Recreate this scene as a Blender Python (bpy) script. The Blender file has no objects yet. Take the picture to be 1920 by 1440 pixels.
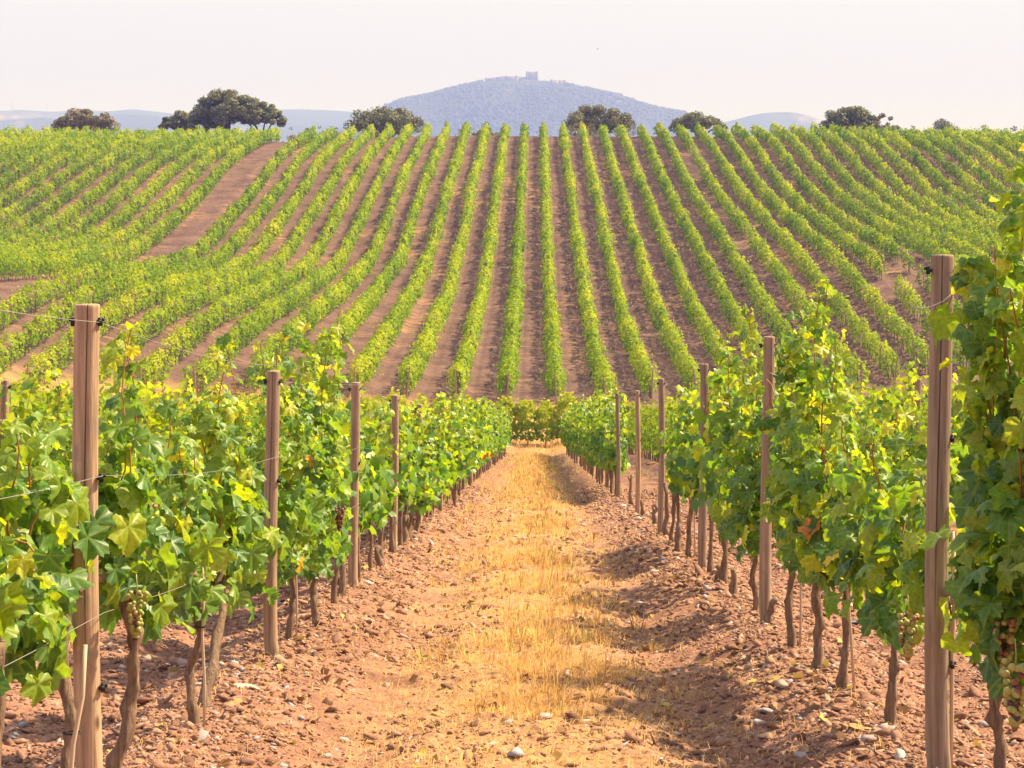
import bpy, math, random
import numpy as np
R_ = np.random.default_rng
rad = math.radians
scene = bpy.context.scene

# ---------------------------------------------------------------- camera
cam_d = bpy.data.cameras.new("camera")
cam_d.sensor_width = 36.0
cam_d.lens = 75.0
cam_d.shift_x = -44.7 / 1920.0
cam_d.shift_y = -320.0 / 1920.0
cam_d.clip_start = 0.1
cam_d.clip_end = 30000.0
cam = bpy.data.objects.new("camera", cam_d)
cam.location = (0, 0, 0)
cam.rotation_euler = (rad(90), 0, 0)
scene.collection.objects.link(cam)
scene.camera = cam

# ---------------------------------------------------------------- light
SUN_EL, SUN_AZ = 50.0, 68.0          # azimuth from +Y (view direction) towards +X
world = bpy.data.worlds.new("World")
scene.world = world
world.use_nodes = True
nt = world.node_tree
nt.nodes.clear()
sky = nt.nodes.new("ShaderNodeTexSky")
sky.sky_type = 'NISHITA'
sky.sun_disc = False
sky.sun_elevation = rad(SUN_EL)
sky.sun_rotation = rad(SUN_AZ)
sky.air_density = 1.0
sky.dust_density = 2.5
bg = nt.nodes.new("ShaderNodeBackground")
bg.inputs['Strength'].default_value = 0.10
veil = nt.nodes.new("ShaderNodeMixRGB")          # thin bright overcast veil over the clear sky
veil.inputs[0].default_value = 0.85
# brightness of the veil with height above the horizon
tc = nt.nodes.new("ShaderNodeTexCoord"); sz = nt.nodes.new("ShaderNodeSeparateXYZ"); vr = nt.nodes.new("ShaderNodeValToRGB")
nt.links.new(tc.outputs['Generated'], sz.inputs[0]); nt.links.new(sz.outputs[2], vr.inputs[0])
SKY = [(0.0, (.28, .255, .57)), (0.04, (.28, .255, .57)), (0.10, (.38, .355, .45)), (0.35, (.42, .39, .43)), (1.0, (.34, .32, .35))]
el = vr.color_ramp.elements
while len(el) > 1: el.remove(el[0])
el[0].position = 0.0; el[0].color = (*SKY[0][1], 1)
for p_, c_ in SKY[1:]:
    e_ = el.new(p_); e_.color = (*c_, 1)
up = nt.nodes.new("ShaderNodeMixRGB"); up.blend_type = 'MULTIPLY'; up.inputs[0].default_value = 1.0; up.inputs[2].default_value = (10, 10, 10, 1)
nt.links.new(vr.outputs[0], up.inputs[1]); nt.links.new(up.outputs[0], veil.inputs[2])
out = nt.nodes.new("ShaderNodeOutputWorld")
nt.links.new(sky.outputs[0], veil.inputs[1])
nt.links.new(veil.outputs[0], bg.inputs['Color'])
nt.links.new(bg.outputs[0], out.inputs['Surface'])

sun_d = bpy.data.lights.new("sun", 'SUN')
sun_d.energy = 4.9
sun_d.angle = rad(1.5)
sun_d.color = (1.0, 0.81, 0.56)
sun = bpy.data.objects.new("sun", sun_d)
scene.collection.objects.link(sun)
from mathutils import Vector
sv = Vector((math.sin(rad(SUN_AZ)) * math.cos(rad(SUN_EL)), math.cos(rad(SUN_AZ)) * math.cos(rad(SUN_EL)), math.sin(rad(SUN_EL))))
sun.rotation_euler = sv.to_track_quat('Z', 'Y').to_euler()
SUNV = np.array(sv)

scene.view_settings.view_transform = 'Standard'
scene.view_settings.look = 'None'
scene.view_settings.exposure = 1.2
scene.view_settings.gamma = 1.0
try:
    scene.cycles.use_denoising = True
    scene.cycles.max_bounces = 6
    scene.cycles.diffuse_bounces = 3
    scene.cycles.transmission_bounces = 4
    scene.cycles.volume_bounces = 0
except Exception:
    pass

# ---------------------------------------------------------------- helpers
COL = scene.collection


def tag(o, label=None, cat=None, group=None, kind=None):
    if label: o['label'] = label
    if cat: o['category'] = cat
    if group: o['group'] = group
    if kind: o['kind'] = kind
    return o


def empty(name, loc, label, cat, group=None):
    o = bpy.data.objects.new(name, None)
    o.empty_display_size = 0.1
    COL.objects.link(o)
    o.location = loc
    return tag(o, label, cat, group)


class MB:
    """collects vertex and face arrays and links them as ONE mesh object"""
    def __init__(s):
        s.v, s.q, s.t, s.a, s.n, s.l = [], [], [], [], 0, []

    def add(s, v, q=None, t=None, var=0.5, lf=None):
        v = np.asarray(v, dtype=np.float32).reshape(-1, 3)
        if q is not None and len(q): s.q.append(np.asarray(q, dtype=np.int64).reshape(-1, 4) + s.n)
        if t is not None and len(t): s.t.append(np.asarray(t, dtype=np.int64).reshape(-1, 3) + s.n)
        s.v.append(v)
        a = np.full(len(v), var, dtype=np.float32) if np.isscalar(var) else np.asarray(var, dtype=np.float32)
        s.a.append(a)
        s.n += len(v)
        if lf is not None: s.l.append(np.asarray(lf, dtype=np.float32))
        return s

    def mesh(s, name, mat, smooth=False):
        v = np.concatenate(s.v)
        q = np.concatenate(s.q) if s.q else np.zeros((0, 4), np.int64)
        t = np.concatenate(s.t) if s.t else np.zeros((0, 3), np.int64)
        me = bpy.data.meshes.new(name)
        me.vertices.add(len(v))
        me.vertices.foreach_set('co', v.ravel())
        me.loops.add(q.size + t.size)
        me.loops.foreach_set('vertex_index', np.concatenate([q.ravel(), t.ravel()]).astype(np.int32))
        me.polygons.add(len(q) + len(t))
        st = np.concatenate([np.arange(len(q)) * 4, q.size + np.arange(len(t)) * 3]).astype(np.int32)
        me.polygons.foreach_set('loop_start', st)
        me.update(calc_edges=True)
        at = me.attributes.new('var', 'FLOAT', 'POINT')
        at.data.foreach_set('value', np.concatenate(s.a))
        if s.l:
            at = me.attributes.new('leafpos', 'FLOAT_VECTOR', 'POINT')
            at.data.foreach_set('vector', np.concatenate(s.l).ravel())
        if smooth:
            me.polygons.foreach_set('use_smooth', np.ones(len(me.polygons), dtype=bool))
        me.materials.append(mat)
        return me

    def build(s, name, mat, parent=None, smooth=False, loc=None):
        o = bpy.data.objects.new(name, s.mesh(name, mat, smooth))
        COL.objects.link(o)
        if parent is not None: o.parent = parent
        if loc is not None: o.location = loc
        return o


def nrm(a):
    return a / np.maximum(np.linalg.norm(a, axis=-1, keepdims=True), 1e-9)


def tube(path, radii, seg=8, cap=True, rough=0.0, rng=None):
    p = np.asarray(path, float)
    n = len(p)
    radii = np.broadcast_to(np.asarray(radii, float), (n,))
    d = nrm(np.gradient(p, axis=0))
    ref = np.array([0.0, 1.0, 0.0]) if abs(d[:, 1]).mean() < 0.8 else np.array([1.0, 0, 0])
    u = nrm(np.cross(d, ref)); w = np.cross(d, u)
    an = np.arange(seg) * 2 * np.pi / seg
    rr = radii[:, None] * (1 + (rng.normal(0, rough, (n, seg)) if rough else 0))
    v = p[:, None] + rr[..., None] * (np.cos(an)[None, :, None] * u[:, None] + np.sin(an)[None, :, None] * w[:, None])
    v = v.reshape(-1, 3)
    i = np.arange(n - 1)[:, None] * seg
    j = np.arange(seg)[None]; k = (j + 1) % seg
    q = np.stack([i + j, i + k, i + seg + k, i + seg + j], -1).reshape(-1, 4)
    t = []
    if cap:
        v = np.concatenate([v, p[:1], p[-1:]])
        a = n * seg
        for x in range(seg):
            y = (x + 1) % seg
            t += [(a, y, x), (a + 1, (n - 1) * seg + x, (n - 1) * seg + y)]
    return v, q, np.array(t).reshape(-1, 3)


def box(cx, cy, cz, sx, sy, sz):
    x, y, z = sx / 2, sy / 2, sz / 2
    v = np.array([[-x, -y, -z], [x, -y, -z], [x, y, -z], [-x, y, -z], [-x, -y, z], [x, -y, z], [x, y, z], [-x, y, z]]) + [cx, cy, cz]
    q = [(0, 3, 2, 1), (4, 5, 6, 7), (0, 1, 5, 4), (1, 2, 6, 5), (2, 3, 7, 6), (3, 0, 4, 7)]
    return v, q


class Noise:
    """smooth 2-D value noise"""
    def __init__(s, seed, n=256):
        s.g = R_(seed).uniform(-1, 1, (n, n)); s.n = n

    def __call__(s, x, y):
        xi = np.floor(x).astype(int); yi = np.floor(y).astype(int)
        fx = x - xi; fy = y - yi
        fx = fx * fx * (3 - 2 * fx); fy = fy * fy * (3 - 2 * fy)
        n = s.n; g = s.g
        a = g[xi % n, yi % n]; b = g[(xi + 1) % n, yi % n]; c = g[xi % n, (yi + 1) % n]; d = g[(xi + 1) % n, (yi + 1) % n]
        return (a * (1 - fx) + b * fx) * (1 - fy) + (c * (1 - fx) + d * fx) * fy


NZ = [Noise(k) for k in range(8)]
# ---------------------------------------------------------------- materials
def newmat(name):
    m = bpy.data.materials.new(name); m.use_nodes = True
    m.node_tree.nodes.clear()
    return m, m.node_tree


def N(nt, t, **kw):
    n = nt.nodes.new(t)
    for k, v in kw.items():
        setattr(n, k, v)
    return n


def ramp(nt, fac, stops, interp='LINEAR'):
    r = N(nt, "ShaderNodeValToRGB"); r.color_ramp.interpolation = interp
    e = r.color_ramp.elements
    while len(e) > 1: e.remove(e[0])
    e[0].position = stops[0][0]; e[0].color = (*stops[0][1], 1)
    for p, c in stops[1:]:
        x = e.new(p); x.color = (*c, 1)
    nt.links.new(fac, r.inputs[0])
    return r.outputs[0]


def attr(nt, name='var'):
    a = N(nt, "ShaderNodeAttribute"); a.attribute_name = name
    return a.outputs['Fac']


def position(nt, scale=(1, 1, 1), obj=False):
    mp = N(nt, "ShaderNodeMapping"); mp.inputs['Scale'].default_value = scale
    if obj:
        nt.links.new(N(nt, "ShaderNodeTexCoord").outputs['Object'], mp.inputs[0])
    else:
        nt.links.new(N(nt, "ShaderNodeNewGeometry").outputs['Position'], mp.inputs[0])
    return mp.outputs[0]


def noise(nt, vec, scale, detail=4, rough=0.6):
    n = N(nt, "ShaderNodeTexNoise"); n.inputs['Scale'].default_value = scale
    n.inputs['Detail'].default_value = detail; n.inputs['Roughness'].default_value = rough
    nt.links.new(vec, n.inputs['Vector'])
    return n.outputs['Fac']


def mathn(nt, op, a, b=None, clamp=False):
    n = N(nt, "ShaderNodeMath"); n.operation = op; n.use_clamp = clamp
    for i, x in enumerate((a, b)):
        if x is None: continue
        if isinstance(x, (int, float)): n.inputs[i].default_value = x
        else: nt.links.new(x, n.inputs[i])
    return n.outputs[0]


def mix(nt, fac, a, b, blend='MIX'):
    n = N(nt, "ShaderNodeMixRGB"); n.blend_type = blend
    for i, x in enumerate((fac, a, b)):
        if isinstance(x, (int, float)): n.inputs[i].default_value = x
        elif isinstance(x, tuple): n.inputs[i].default_value = (*x, 1)
        else: nt.links.new(x, n.inputs[i])
    return n.outputs[0]


def leafmat(name, stops, trans=0.45, tcol=(1.5, 1.5, 0.5), rough=0.42, spec=0.5, back=0.35, veins=False):
    m, nt = newmat(name)
    c = ramp(nt, attr(nt), stops)
    pr = N(nt, "ShaderNodeBsdfPrincipled"); pr.inputs['Roughness'].default_value = rough
    pr.inputs['Specular IOR Level'].default_value = spec
    if veins:
        at = N(nt, "ShaderNodeAttribute"); at.attribute_name = 'leafpos'
        s3 = N(nt, "ShaderNodeSeparateXYZ"); nt.links.new(at.outputs['Vector'], s3.inputs[0])
        ax = mathn(nt, 'ABSOLUTE', s3.outputs[0]); y_ = s3.outputs[1]
        m_ = None
        for dg in (0, 61, 124):
            ca, sa = math.cos(rad(dg)), math.sin(rad(dg))
            d = mathn(nt, 'ABSOLUTE', mathn(nt, 'SUBTRACT', mathn(nt, 'MULTIPLY', ax, ca), mathn(nt, 'MULTIPLY', y_, sa)))
            al = mathn(nt, 'ADD', mathn(nt, 'MULTIPLY', ax, sa), mathn(nt, 'MULTIPLY', y_, ca))
            d = mathn(nt, 'ADD', d, mathn(nt, 'MULTIPLY', mathn(nt, 'LESS_THAN', al, 0.0), 9.0))
            m_ = d if m_ is None else mathn(nt, 'MINIMUM', m_, d)
        vn = ramp(nt, m_, [(0.018, (1, 1, 1)), (0.055, (0, 0, 0))])
        blot = ramp(nt, noise(nt, position(nt), 60, 2), [(0.35, (.78, .78, .78)), (0.65, (1.18, 1.18, 1.18))])
        c = mix(nt, 1.0, c, blot, 'MULTIPLY')
        c = mix(nt, mathn(nt, 'MULTIPLY', vn, 0.28), c, (0.36, 0.42, 0.12))
    g = N(nt, "ShaderNodeNewGeometry")
    c2 = mix(nt, g.outputs['Backfacing'], c, mix(nt, back, c, (0.30, 0.36, 0.20)))   # leaves are paler and duller underneath
    nt.links.new(c2, pr.inputs['Base Color'])
    tr = N(nt, "ShaderNodeBsdfTranslucent")
    nt.links.new(mix(nt, 1.0, c, tcol, 'MULTIPLY'), tr.inputs['Color'])
    ms = N(nt, "ShaderNodeMixShader"); ms.inputs[0].default_value = trans
    nt.links.new(pr.outputs[0], ms.inputs[1]); nt.links.new(tr.outputs[0], ms.inputs[2])
    o = N(nt, "ShaderNodeOutputMaterial"); nt.links.new(ms.outputs[0], o.inputs[0])
    return m


def barkmat(name, c1, c2, scale=30, stretch=0.12, rough=0.85, bump=0.6, obj=True, vary=None):
    m, nt = newmat(name)
    v = position(nt, (1, 1, stretch), obj)
    f = noise(nt, v, scale, 5, 0.65)
    f2 = noise(nt, position(nt, (1, 1, 0.5), obj), 4, 3)
    c = mix(nt, mathn(nt, 'MULTIPLY', f2, 0.5), ramp(nt, f, [(0.3, c1), (0.7, c2)]), tuple(x * 0.55 for x in c1))
    if vary:
        oi = N(nt, "ShaderNodeObjectInfo")
        c = mix(nt, 1.0, c, ramp(nt, oi.outputs['Random'], [(0.0, vary[0]), (1.0, vary[1])]), 'MULTIPLY')
        f3 = noise(nt, position(nt, (1, 1, 0.8), obj), 9, 4)
        c = mix(nt, ramp(nt, f3, [(0.52, (0, 0, 0)), (0.66, (.55, .55, .55))]), c, (0.24, 0.20, 0.165))
        vo = N(nt, "ShaderNodeTexVoronoi"); vo.inputs['Scale'].default_value = 9.0
        nt.links.new(position(nt, (1, 1, .45), obj), vo.inputs['Vector'])
        c = mix(nt, ramp(nt, vo.outputs['Distance'], [(0.05, (.85, .85, .85)), (0.13, (0, 0, 0))]), c, (0.09, 0.05, 0.035))
    pr = N(nt, "ShaderNodeBsdfPrincipled"); pr.inputs['Roughness'].default_value = rough
    pr.inputs['Specular IOR Level'].default_value = 0.2
    nt.links.new(c, pr.inputs['Base Color'])
    b = N(nt, "ShaderNodeBump"); b.inputs['Strength'].default_value = bump; b.inputs['Distance'].default_value = 0.01
    nt.links.new(f, b.inputs['Height']); nt.links.new(b.outputs[0], pr.inputs['Normal'])
    o = N(nt, "ShaderNodeOutputMaterial"); nt.links.new(pr.outputs[0], o.inputs[0])
    return m


def varmat(name, stops, rough=0.8, trans=0.0, nscale=None, spec=0.3, metal=0.0):
    m, nt = newmat(name)
    c = ramp(nt, attr(nt), stops)
    if nscale:
        c = mix(nt, 0.6, c, ramp(nt, noise(nt, position(nt), nscale, 4), [(0.3, (0.55, 0.55, 0.55)), (0.7, (1.35, 1.35, 1.35))]), 'MULTIPLY')
    pr = N(nt, "ShaderNodeBsdfPrincipled"); pr.inputs['Roughness'].default_value = rough
    pr.inputs['Specular IOR Level'].default_value = spec; pr.inputs['Metallic'].default_value = metal
    nt.links.new(c, pr.inputs['Base Color'])
    o = N(nt, "ShaderNodeOutputMaterial")
    if trans:
        tr = N(nt, "ShaderNodeBsdfTranslucent"); nt.links.new(c, tr.inputs['Color'])
        ms = N(nt, "ShaderNodeMixShader"); ms.inputs[0].default_value = trans
        nt.links.new(pr.outputs[0], ms.inputs[1]); nt.links.new(tr.outputs[0], ms.inputs[2])
        nt.links.new(ms.outputs[0], o.inputs[0])
    else:
        nt.links.new(pr.outputs[0], o.inputs[0])
    return m


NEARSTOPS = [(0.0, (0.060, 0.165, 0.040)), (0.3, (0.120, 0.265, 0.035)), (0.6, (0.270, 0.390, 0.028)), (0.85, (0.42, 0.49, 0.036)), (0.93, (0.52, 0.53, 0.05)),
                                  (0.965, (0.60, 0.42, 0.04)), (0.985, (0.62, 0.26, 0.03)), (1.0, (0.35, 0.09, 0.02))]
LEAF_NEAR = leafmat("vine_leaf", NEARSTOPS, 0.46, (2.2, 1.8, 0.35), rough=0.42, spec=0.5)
LEAF_VEIN = leafmat("veined_vine_leaf", NEARSTOPS, 0.46, (2.1, 1.75, 0.4), rough=0.42, spec=0.5, veins=True)
LEAF_MID = LEAF_NEAR
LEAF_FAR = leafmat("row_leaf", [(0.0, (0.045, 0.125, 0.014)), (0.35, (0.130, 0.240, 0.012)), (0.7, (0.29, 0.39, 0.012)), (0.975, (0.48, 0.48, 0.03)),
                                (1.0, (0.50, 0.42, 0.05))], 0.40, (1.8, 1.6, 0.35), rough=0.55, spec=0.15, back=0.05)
LEAF_OAK = leafmat("oak_leaf", [(0.0, (0.085, 0.10, 0.048)), (0.6, (0.20, 0.205, 0.085)), (1.0, (0.42, 0.36, 0.15))], 0.15, (1.2, 1.1, 0.6), rough=0.6, spec=0.3)
LEAF_BROWN = leafmat("brown_leaf", [(0.0, (0.11, 0.10, 0.05)), (0.6, (0.22, 0.18, 0.085)), (1.0, (0.40, 0.29, 0.13))], 0.15, (1.2, 1.1, 0.6), rough=0.6, spec=0.3)
BARK = barkmat("vine_bark", (0.13, 0.080, 0.055), (0.42, 0.29, 0.20), 70, 0.13, bump=1.0)
OAKBARK = barkmat("oak_bark", (0.05, 0.04, 0.035), (0.14, 0.11, 0.09), 3)
WOOD = barkmat("post_wood", (0.25, 0.17, 0.12), (0.64, 0.47, 0.33), 48, 0.05, bump=0.8, vary=((.75, .77, .80), (1.2, 1.12, 1.02)))
WOODFAR = varmat("row_post_wood", [(0.0, (0.22, 0.13, 0.09)), (1.0, (0.42, 0.27, 0.18))], 0.85)
CANE = varmat("cane", [(0.0, (0.30, 0.075, 0.03)), (0.5, (0.38, 0.14, 0.04)), (1.0, (0.30, 0.30, 0.06))], 0.5)
STAKE = varmat("stake", [(0.0, (0.42, 0.30, 0.20)), (1.0, (0.60, 0.46, 0.32))], 0.6)
BLACK = varmat("black_plastic", [(0.0, (0.015, 0.014, 0.014)), (1.0, (0.03, 0.03, 0.03))], 0.5)
CRACK = BLACK
WIRE = varmat("wire_steel", [(0.0, (0.30, 0.28, 0.27)), (1.0, (0.42, 0.40, 0.38))], 0.5, metal=0.5)
GRAPE = varmat("grape_skin", [(0.0, (0.36, 0.40, 0.10)), (0.6, (0.52, 0.44, 0.13)), (0.8, (0.34, 0.12, 0.08)), (1.0, (0.07, 0.02, 0.05))], 0.35, 0.25, spec=0.5)
STONE = varmat("stone", [(0.0, (0.15, 0.075, 0.050)), (0.45, (0.31, 0.165, 0.11)), (0.8, (0.48, 0.30, 0.20)), (0.9, (0.36, 0.30, 0.29)), (0.95, (0.32, 0.32, 0.36)), (1.0, (0.66, 0.56, 0.48))], 0.9, nscale=40)
STRAW = varmat("straw", [(0.0, (0.26, 0.12, 0.045)), (0.3, (0.66, 0.40, 0.14)), (0.8, (0.88, 0.60, 0.22)), (0.95, (0.70, 0.62, 0.16)), (1.0, (0.22, 0.28, 0.05))], 0.6, 0.35)
CASTLE = varmat("castle_stone", [(0.0, (0.16, 0.14, 0.13)), (1.0, (0.24, 0.20, 0.18))], 0.9, nscale=0.1)


def groundmat():
    m, nt = newmat("vineyard_soil")
    P = position(nt)
    sx = N(nt, "ShaderNodeSeparateXYZ"); nt.links.new(P, sx.inputs[0])
    X, Y = sx.outputs[0], sx.outputs[1]
    n_big = noise(nt, P, 0.35, 4)
    n_mid = noise(nt, P, 3.0, 5)
    n_fine = noise(nt, P, 28.0, 4, 0.7)
    soil = ramp(nt, mathn(nt, 'ADD', mathn(nt, 'MULTIPLY', n_mid, 0.5), mathn(nt, 'MULTIPLY', n_fine, 0.5)),
                [(0.32, (0.14, 0.068, 0.048)), (0.5, (0.29, 0.150, 0.100)), (0.68, (0.47, 0.275, 0.19))])
    # hillside soil: purplish brown, with dry grass in streaks across the lanes
    hs = ramp(nt, mathn(nt, 'ADD', mathn(nt, 'MULTIPLY', n_mid, 0.5), mathn(nt, 'MULTIPLY', n_big, 0.5)),
              [(0.38, (0.085, 0.050, 0.040)), (0.50, (0.135, 0.080, 0.064)), (0.64, (0.195, 0.118, 0.092))])
    streak = noise(nt, position(nt, (0.35, 1.0, 1.0)), 1.1, 5, 0.7)
    patch = noise(nt, position(nt, (1.0, 0.25, 1.0)), 0.16, 3)
    sf = ramp(nt, mathn(nt, 'ADD', mathn(nt, 'MULTIPLY', streak, 0.6), mathn(nt, 'MULTIPLY', patch, 0.4)), [(0.535, (0, 0, 0)), (0.64, (1, 1, 1))])
    hs = mix(nt, mathn(nt, 'MULTIPLY', sf, 0.6), hs, (0.42, 0.235, 0.10))
    far = ramp(nt, mathn(nt, 'DIVIDE', Y, 200.0), [(0.18, (0, 0, 0)), (0.55, (1, 1, 1))])
    base = mix(nt, far, soil, hs)
    # dry grass strip along the middle of the path
    ax = mathn(nt, 'ABSOLUTE', mathn(nt, 'ADD', X, 0.05))
    wob = mathn(nt, 'ADD', ax, mathn(nt, 'MULTIPLY', mathn(nt, 'SUBTRACT', noise(nt, P, 1.3, 4), 0.5), 1.4))
    strip = ramp(nt, wob, [(0.35, (1, 1, 1)), (0.85, (0, 0, 0))])
    nearf = ramp(nt, mathn(nt, 'DIVIDE', Y, 200.0), [(0.53, (1, 1, 1)), (0.56, (0, 0, 0))])
    gcol = ramp(nt, n_fine, [(0.35, (0.30, 0.155, 0.07)), (0.6, (0.60, 0.37, 0.15))])
    base = mix(nt, mathn(nt, 'MULTIPLY', mathn(nt, 'MULTIPLY', strip, nearf), 0.45), base, gcol)
    # valley floor: dry gold grass
    v1 = ramp(nt, mathn(nt, 'DIVIDE', Y, 200.0), [(0.49, (0, 0, 0)), (0.52, (1, 1, 1)), (0.585, (1, 1, 1)), (0.61, (0, 0, 0))])
    base = mix(nt, mathn(nt, 'MULTIPLY', v1, ramp(nt, streak, [(0.35, (0.2, 0.2, 0.2)), (0.6, (0.9, 0.9, 0.9))])), base, (0.56, 0.34, 0.13))
    # beyond the crest: dull plain
    p1 = ramp(nt, mathn(nt, 'DIVIDE', Y, 2000.0), [(0.165, (0, 0, 0)), (0.2, (1, 1, 1))])
    base = mix(nt, p1, base, (0.20, 0.17, 0.10))
    pr = N(nt, "ShaderNodeBsdfPrincipled"); pr.inputs['Roughness'].default_value = 0.95
    pr.inputs['Specular IOR Level'].default_value = 0.15
    nt.links.new(base, pr.inputs['Base Color'])
    b = N(nt, "ShaderNodeBump"); b.inputs['Strength'].default_value = 0.9; b.inputs['Distance'].default_value = 0.03
    hgt = mathn(nt, 'ADD', mathn(nt, 'MULTIPLY', noise(nt, P, 14, 5, 0.7), 0.7), mathn(nt, 'MULTIPLY', noise(nt, P, 55, 3, 0.7), 0.3))
    nt.links.new(hgt, b.inputs['Height']); nt.links.new(b.outputs[0], pr.inputs['Normal'])
    o = N(nt, "ShaderNodeOutputMaterial"); nt.links.new(pr.outputs[0], o.inputs[0])
    return m


def hillmat():
    m, nt = newmat("forest_hill")
    P = position(nt)
    a = noise(nt, P, 0.0035, 5, 0.6); b_ = noise(nt, P, 0.03, 3, 0.6)
    c = ramp(nt, mathn(nt, 'ADD', mathn(nt, 'MULTIPLY', a, 0.8), mathn(nt, 'MULTIPLY', b_, 0.2)),
             [(0.40, (0.035, 0.05, 0.03)), (0.58, (0.06, 0.07, 0.042)), (0.64, (0.14, 0.12, 0.08)), (0.70, (0.42, 0.30, 0.21))])
    pr = N(nt, "ShaderNodeBsdfPrincipled"); pr.inputs['Roughness'].default_value = 1.0
    pr.inputs['Specular IOR Level'].default_value = 0.0
    nt.links.new(c, pr.inputs['Base Color'])
    o = N(nt, "ShaderNodeOutputMaterial"); nt.links.new(pr.outputs[0], o.inputs[0])
    return m


GROUND = groundmat()
HILL = hillmat()
WOODS = varmat("woods_green", [(0.0, (0.04, 0.052, 0.032)), (1.0, (0.085, 0.095, 0.052))], 1.0)
# ---------------------------------------------------------------- terrain
HG = np.array([[-57,-60,-64,-68,-73,-78,-84,-91,-98,-103,-107,-110,-112,-114,-116,-119,-122,-125,-127,-128,-129,-129,-130,-130,-130],[-48,-51,-55,-58,-63,-68,-74,-82,-90,-96,-101,-105,-108,-110,-112,-115,-119,-121,-122,-123,-123,-122,-122,-122,-122],[-41,-43,-46,-49,-53,-57,-62,-69,-78,-87,-94,-102,-107,-110,-112,-115,-117,-117,-117,-116,-115,-115,-114,-113,-113],[-34,-37,-39,-42,-45,-48,-53,-59,-69,-79,-88,-96,-102,-106,-109,-112,-113,-112,-110,-108,-106,-105,-104,-104,-103],[-29,-31,-34,-37,-40,-43,-47,-54,-65,-75,-83,-90,-95,-99,-101,-102,-102,-101,-99,-97,-95,-94,-93,-93,-93],[-25,-28,-31,-34,-38,-42,-47,-54,-63,-73,-79,-85,-89,-92,-92,-90,-89,-87,-84,-83,-82,-81,-81,-81,-82],[-22,-26,-30,-34,-38,-43,-49,-56,-63,-70,-75,-80,-83,-83,-81,-77,-73,-69,-67,-67,-68,-68,-69,-70,-71],[-19,-23,-28,-33,-38,-44,-50,-56,-62,-66,-69,-72,-73,-72,-69,-64,-58,-53,-52,-53,-55,-57,-58,-59,-60],[-15,-20,-26,-32,-37,-43,-49,-54,-60,-63,-62,-59,-56,-57,-56,-52,-46,-43,-42,-44,-46,-47,-48,-49,-50],[-10,-16,-22,-28,-34,-40,-44,-49,-53,-56,-54,-49,-44,-43,-42,-39,-37,-36,-37,-38,-39,-39,-40,-40,-40],[-3,-9,-15,-21,-28,-33,-36,-39,-41,-42,-41,-37,-34,-32,-30,-28,-28,-30,-31,-32,-32,-32,-32,-31,-31],[7,2,-4,-11,-16,-21,-24,-25,-25,-25,-23,-21,-19,-17,-16,-16,-18,-21,-23,-25,-25,-24,-22,-21,-20],[20,15,10,4,0,-4,-8,-9,-9,-8,-5,-2,-1,-3,-3,-4,-7,-10,-12,-14,-14,-13,-11,-9,-8],[33,30,26,22,18,14,10,7,7,9,12,16,18,14,11,9,6,3,0,-1,0,1,3,4,6],[48,46,43,40,37,32,28,25,24,25,28,31,31,27,24,23,20,17,15,15,17,18,19,20,21],[61,60,59,57,54,50,46,44,44,43,43,43,41,39,38,38,36,34,33,34,36,37,37,37,37],[73,72,71,70,67,64,62,61,61,60,58,56,54,53,53,54,55,53,52,53,55,56,55,54,53],[82,81,80,79,77,75,74,74,74,73,72,70,69,69,70,72,72,72,71,73,74,73,71,69,67],[90,89,88,87,86,85,85,86,86,86,86,85,84,84,85,87,88,89,88,88,88,87,85,82,80],[97,96,95,95,94,94,95,96,97,98,99,99,98,98,99,100,100,100,99,97,96,95,94,92,90],[104,103,103,102,102,102,102,103,106,109,111,111,110,110,110,110,109,108,106,104,103,102,101,100,99],[112,111,111,110,110,110,110,111,114,117,119,121,121,120,119,119,118,116,114,113,111,110,110,109,108],[121,120,119,119,119,119,120,121,123,125,127,129,129,129,128,127,126,125,123,122,120,119,118,117,117]], float) / 10.0
GX0, GDX, GY0, GDY = -84.0, 7.0, 110.0, 10.0


def cubic(f):
    return f * f * (3 - 2 * f)


def hill_h(x, y):
    u = np.clip((x - GX0) / GDX, 0.001, HG.shape[1] - 1.001)
    yy = np.minimum(y, 313.0)
    v = np.clip((yy - GY0) / GDY, 0.001, HG.shape[0] - 1.001)
    i = np.floor(u).astype(int); j = np.floor(v).astype(int)
    fu = u - i; fv = v - j

    def cr(a, b, c, d, t):      # Catmull-Rom
        return b + 0.5 * t * (c - a + t * (2 * a - 5 * b + 4 * c - d + t * (3 * (b - c) + d - a)))
    def col(jj):
        jj = np.clip(jj, 0, HG.shape[0] - 1)
        g = lambda k: HG[jj, np.clip(i + k, 0, HG.shape[1] - 1)]
        return cr(g(-1), g(0), g(1), g(2), fu)
    h = cr(col(j - 1), col(j), col(j + 1), col(j + 2), fv)
    over = np.maximum(y - 313.0, 0)
    h = h - 0.025 * np.minimum(over, 200) - 0.04 * np.clip(over - 200, 0, 900)
    return np.maximum(h, -42.0)


def near_h(x, y):
    z = -1.2 - 0.1005 * y
    ph = np.abs(((x + 0.0) / 2.8) % 1.0 - 0.5)          # 0 on a row, 0.5 mid lane
    row = np.exp(-((ph * 2.8) / 0.34) ** 2)
    lane = np.exp(-(((0.5 - ph) * 2.8 - 0.72) / 0.24) ** 2)
    return z + 0.09 * row - 0.065 * lane - 0.09


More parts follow.
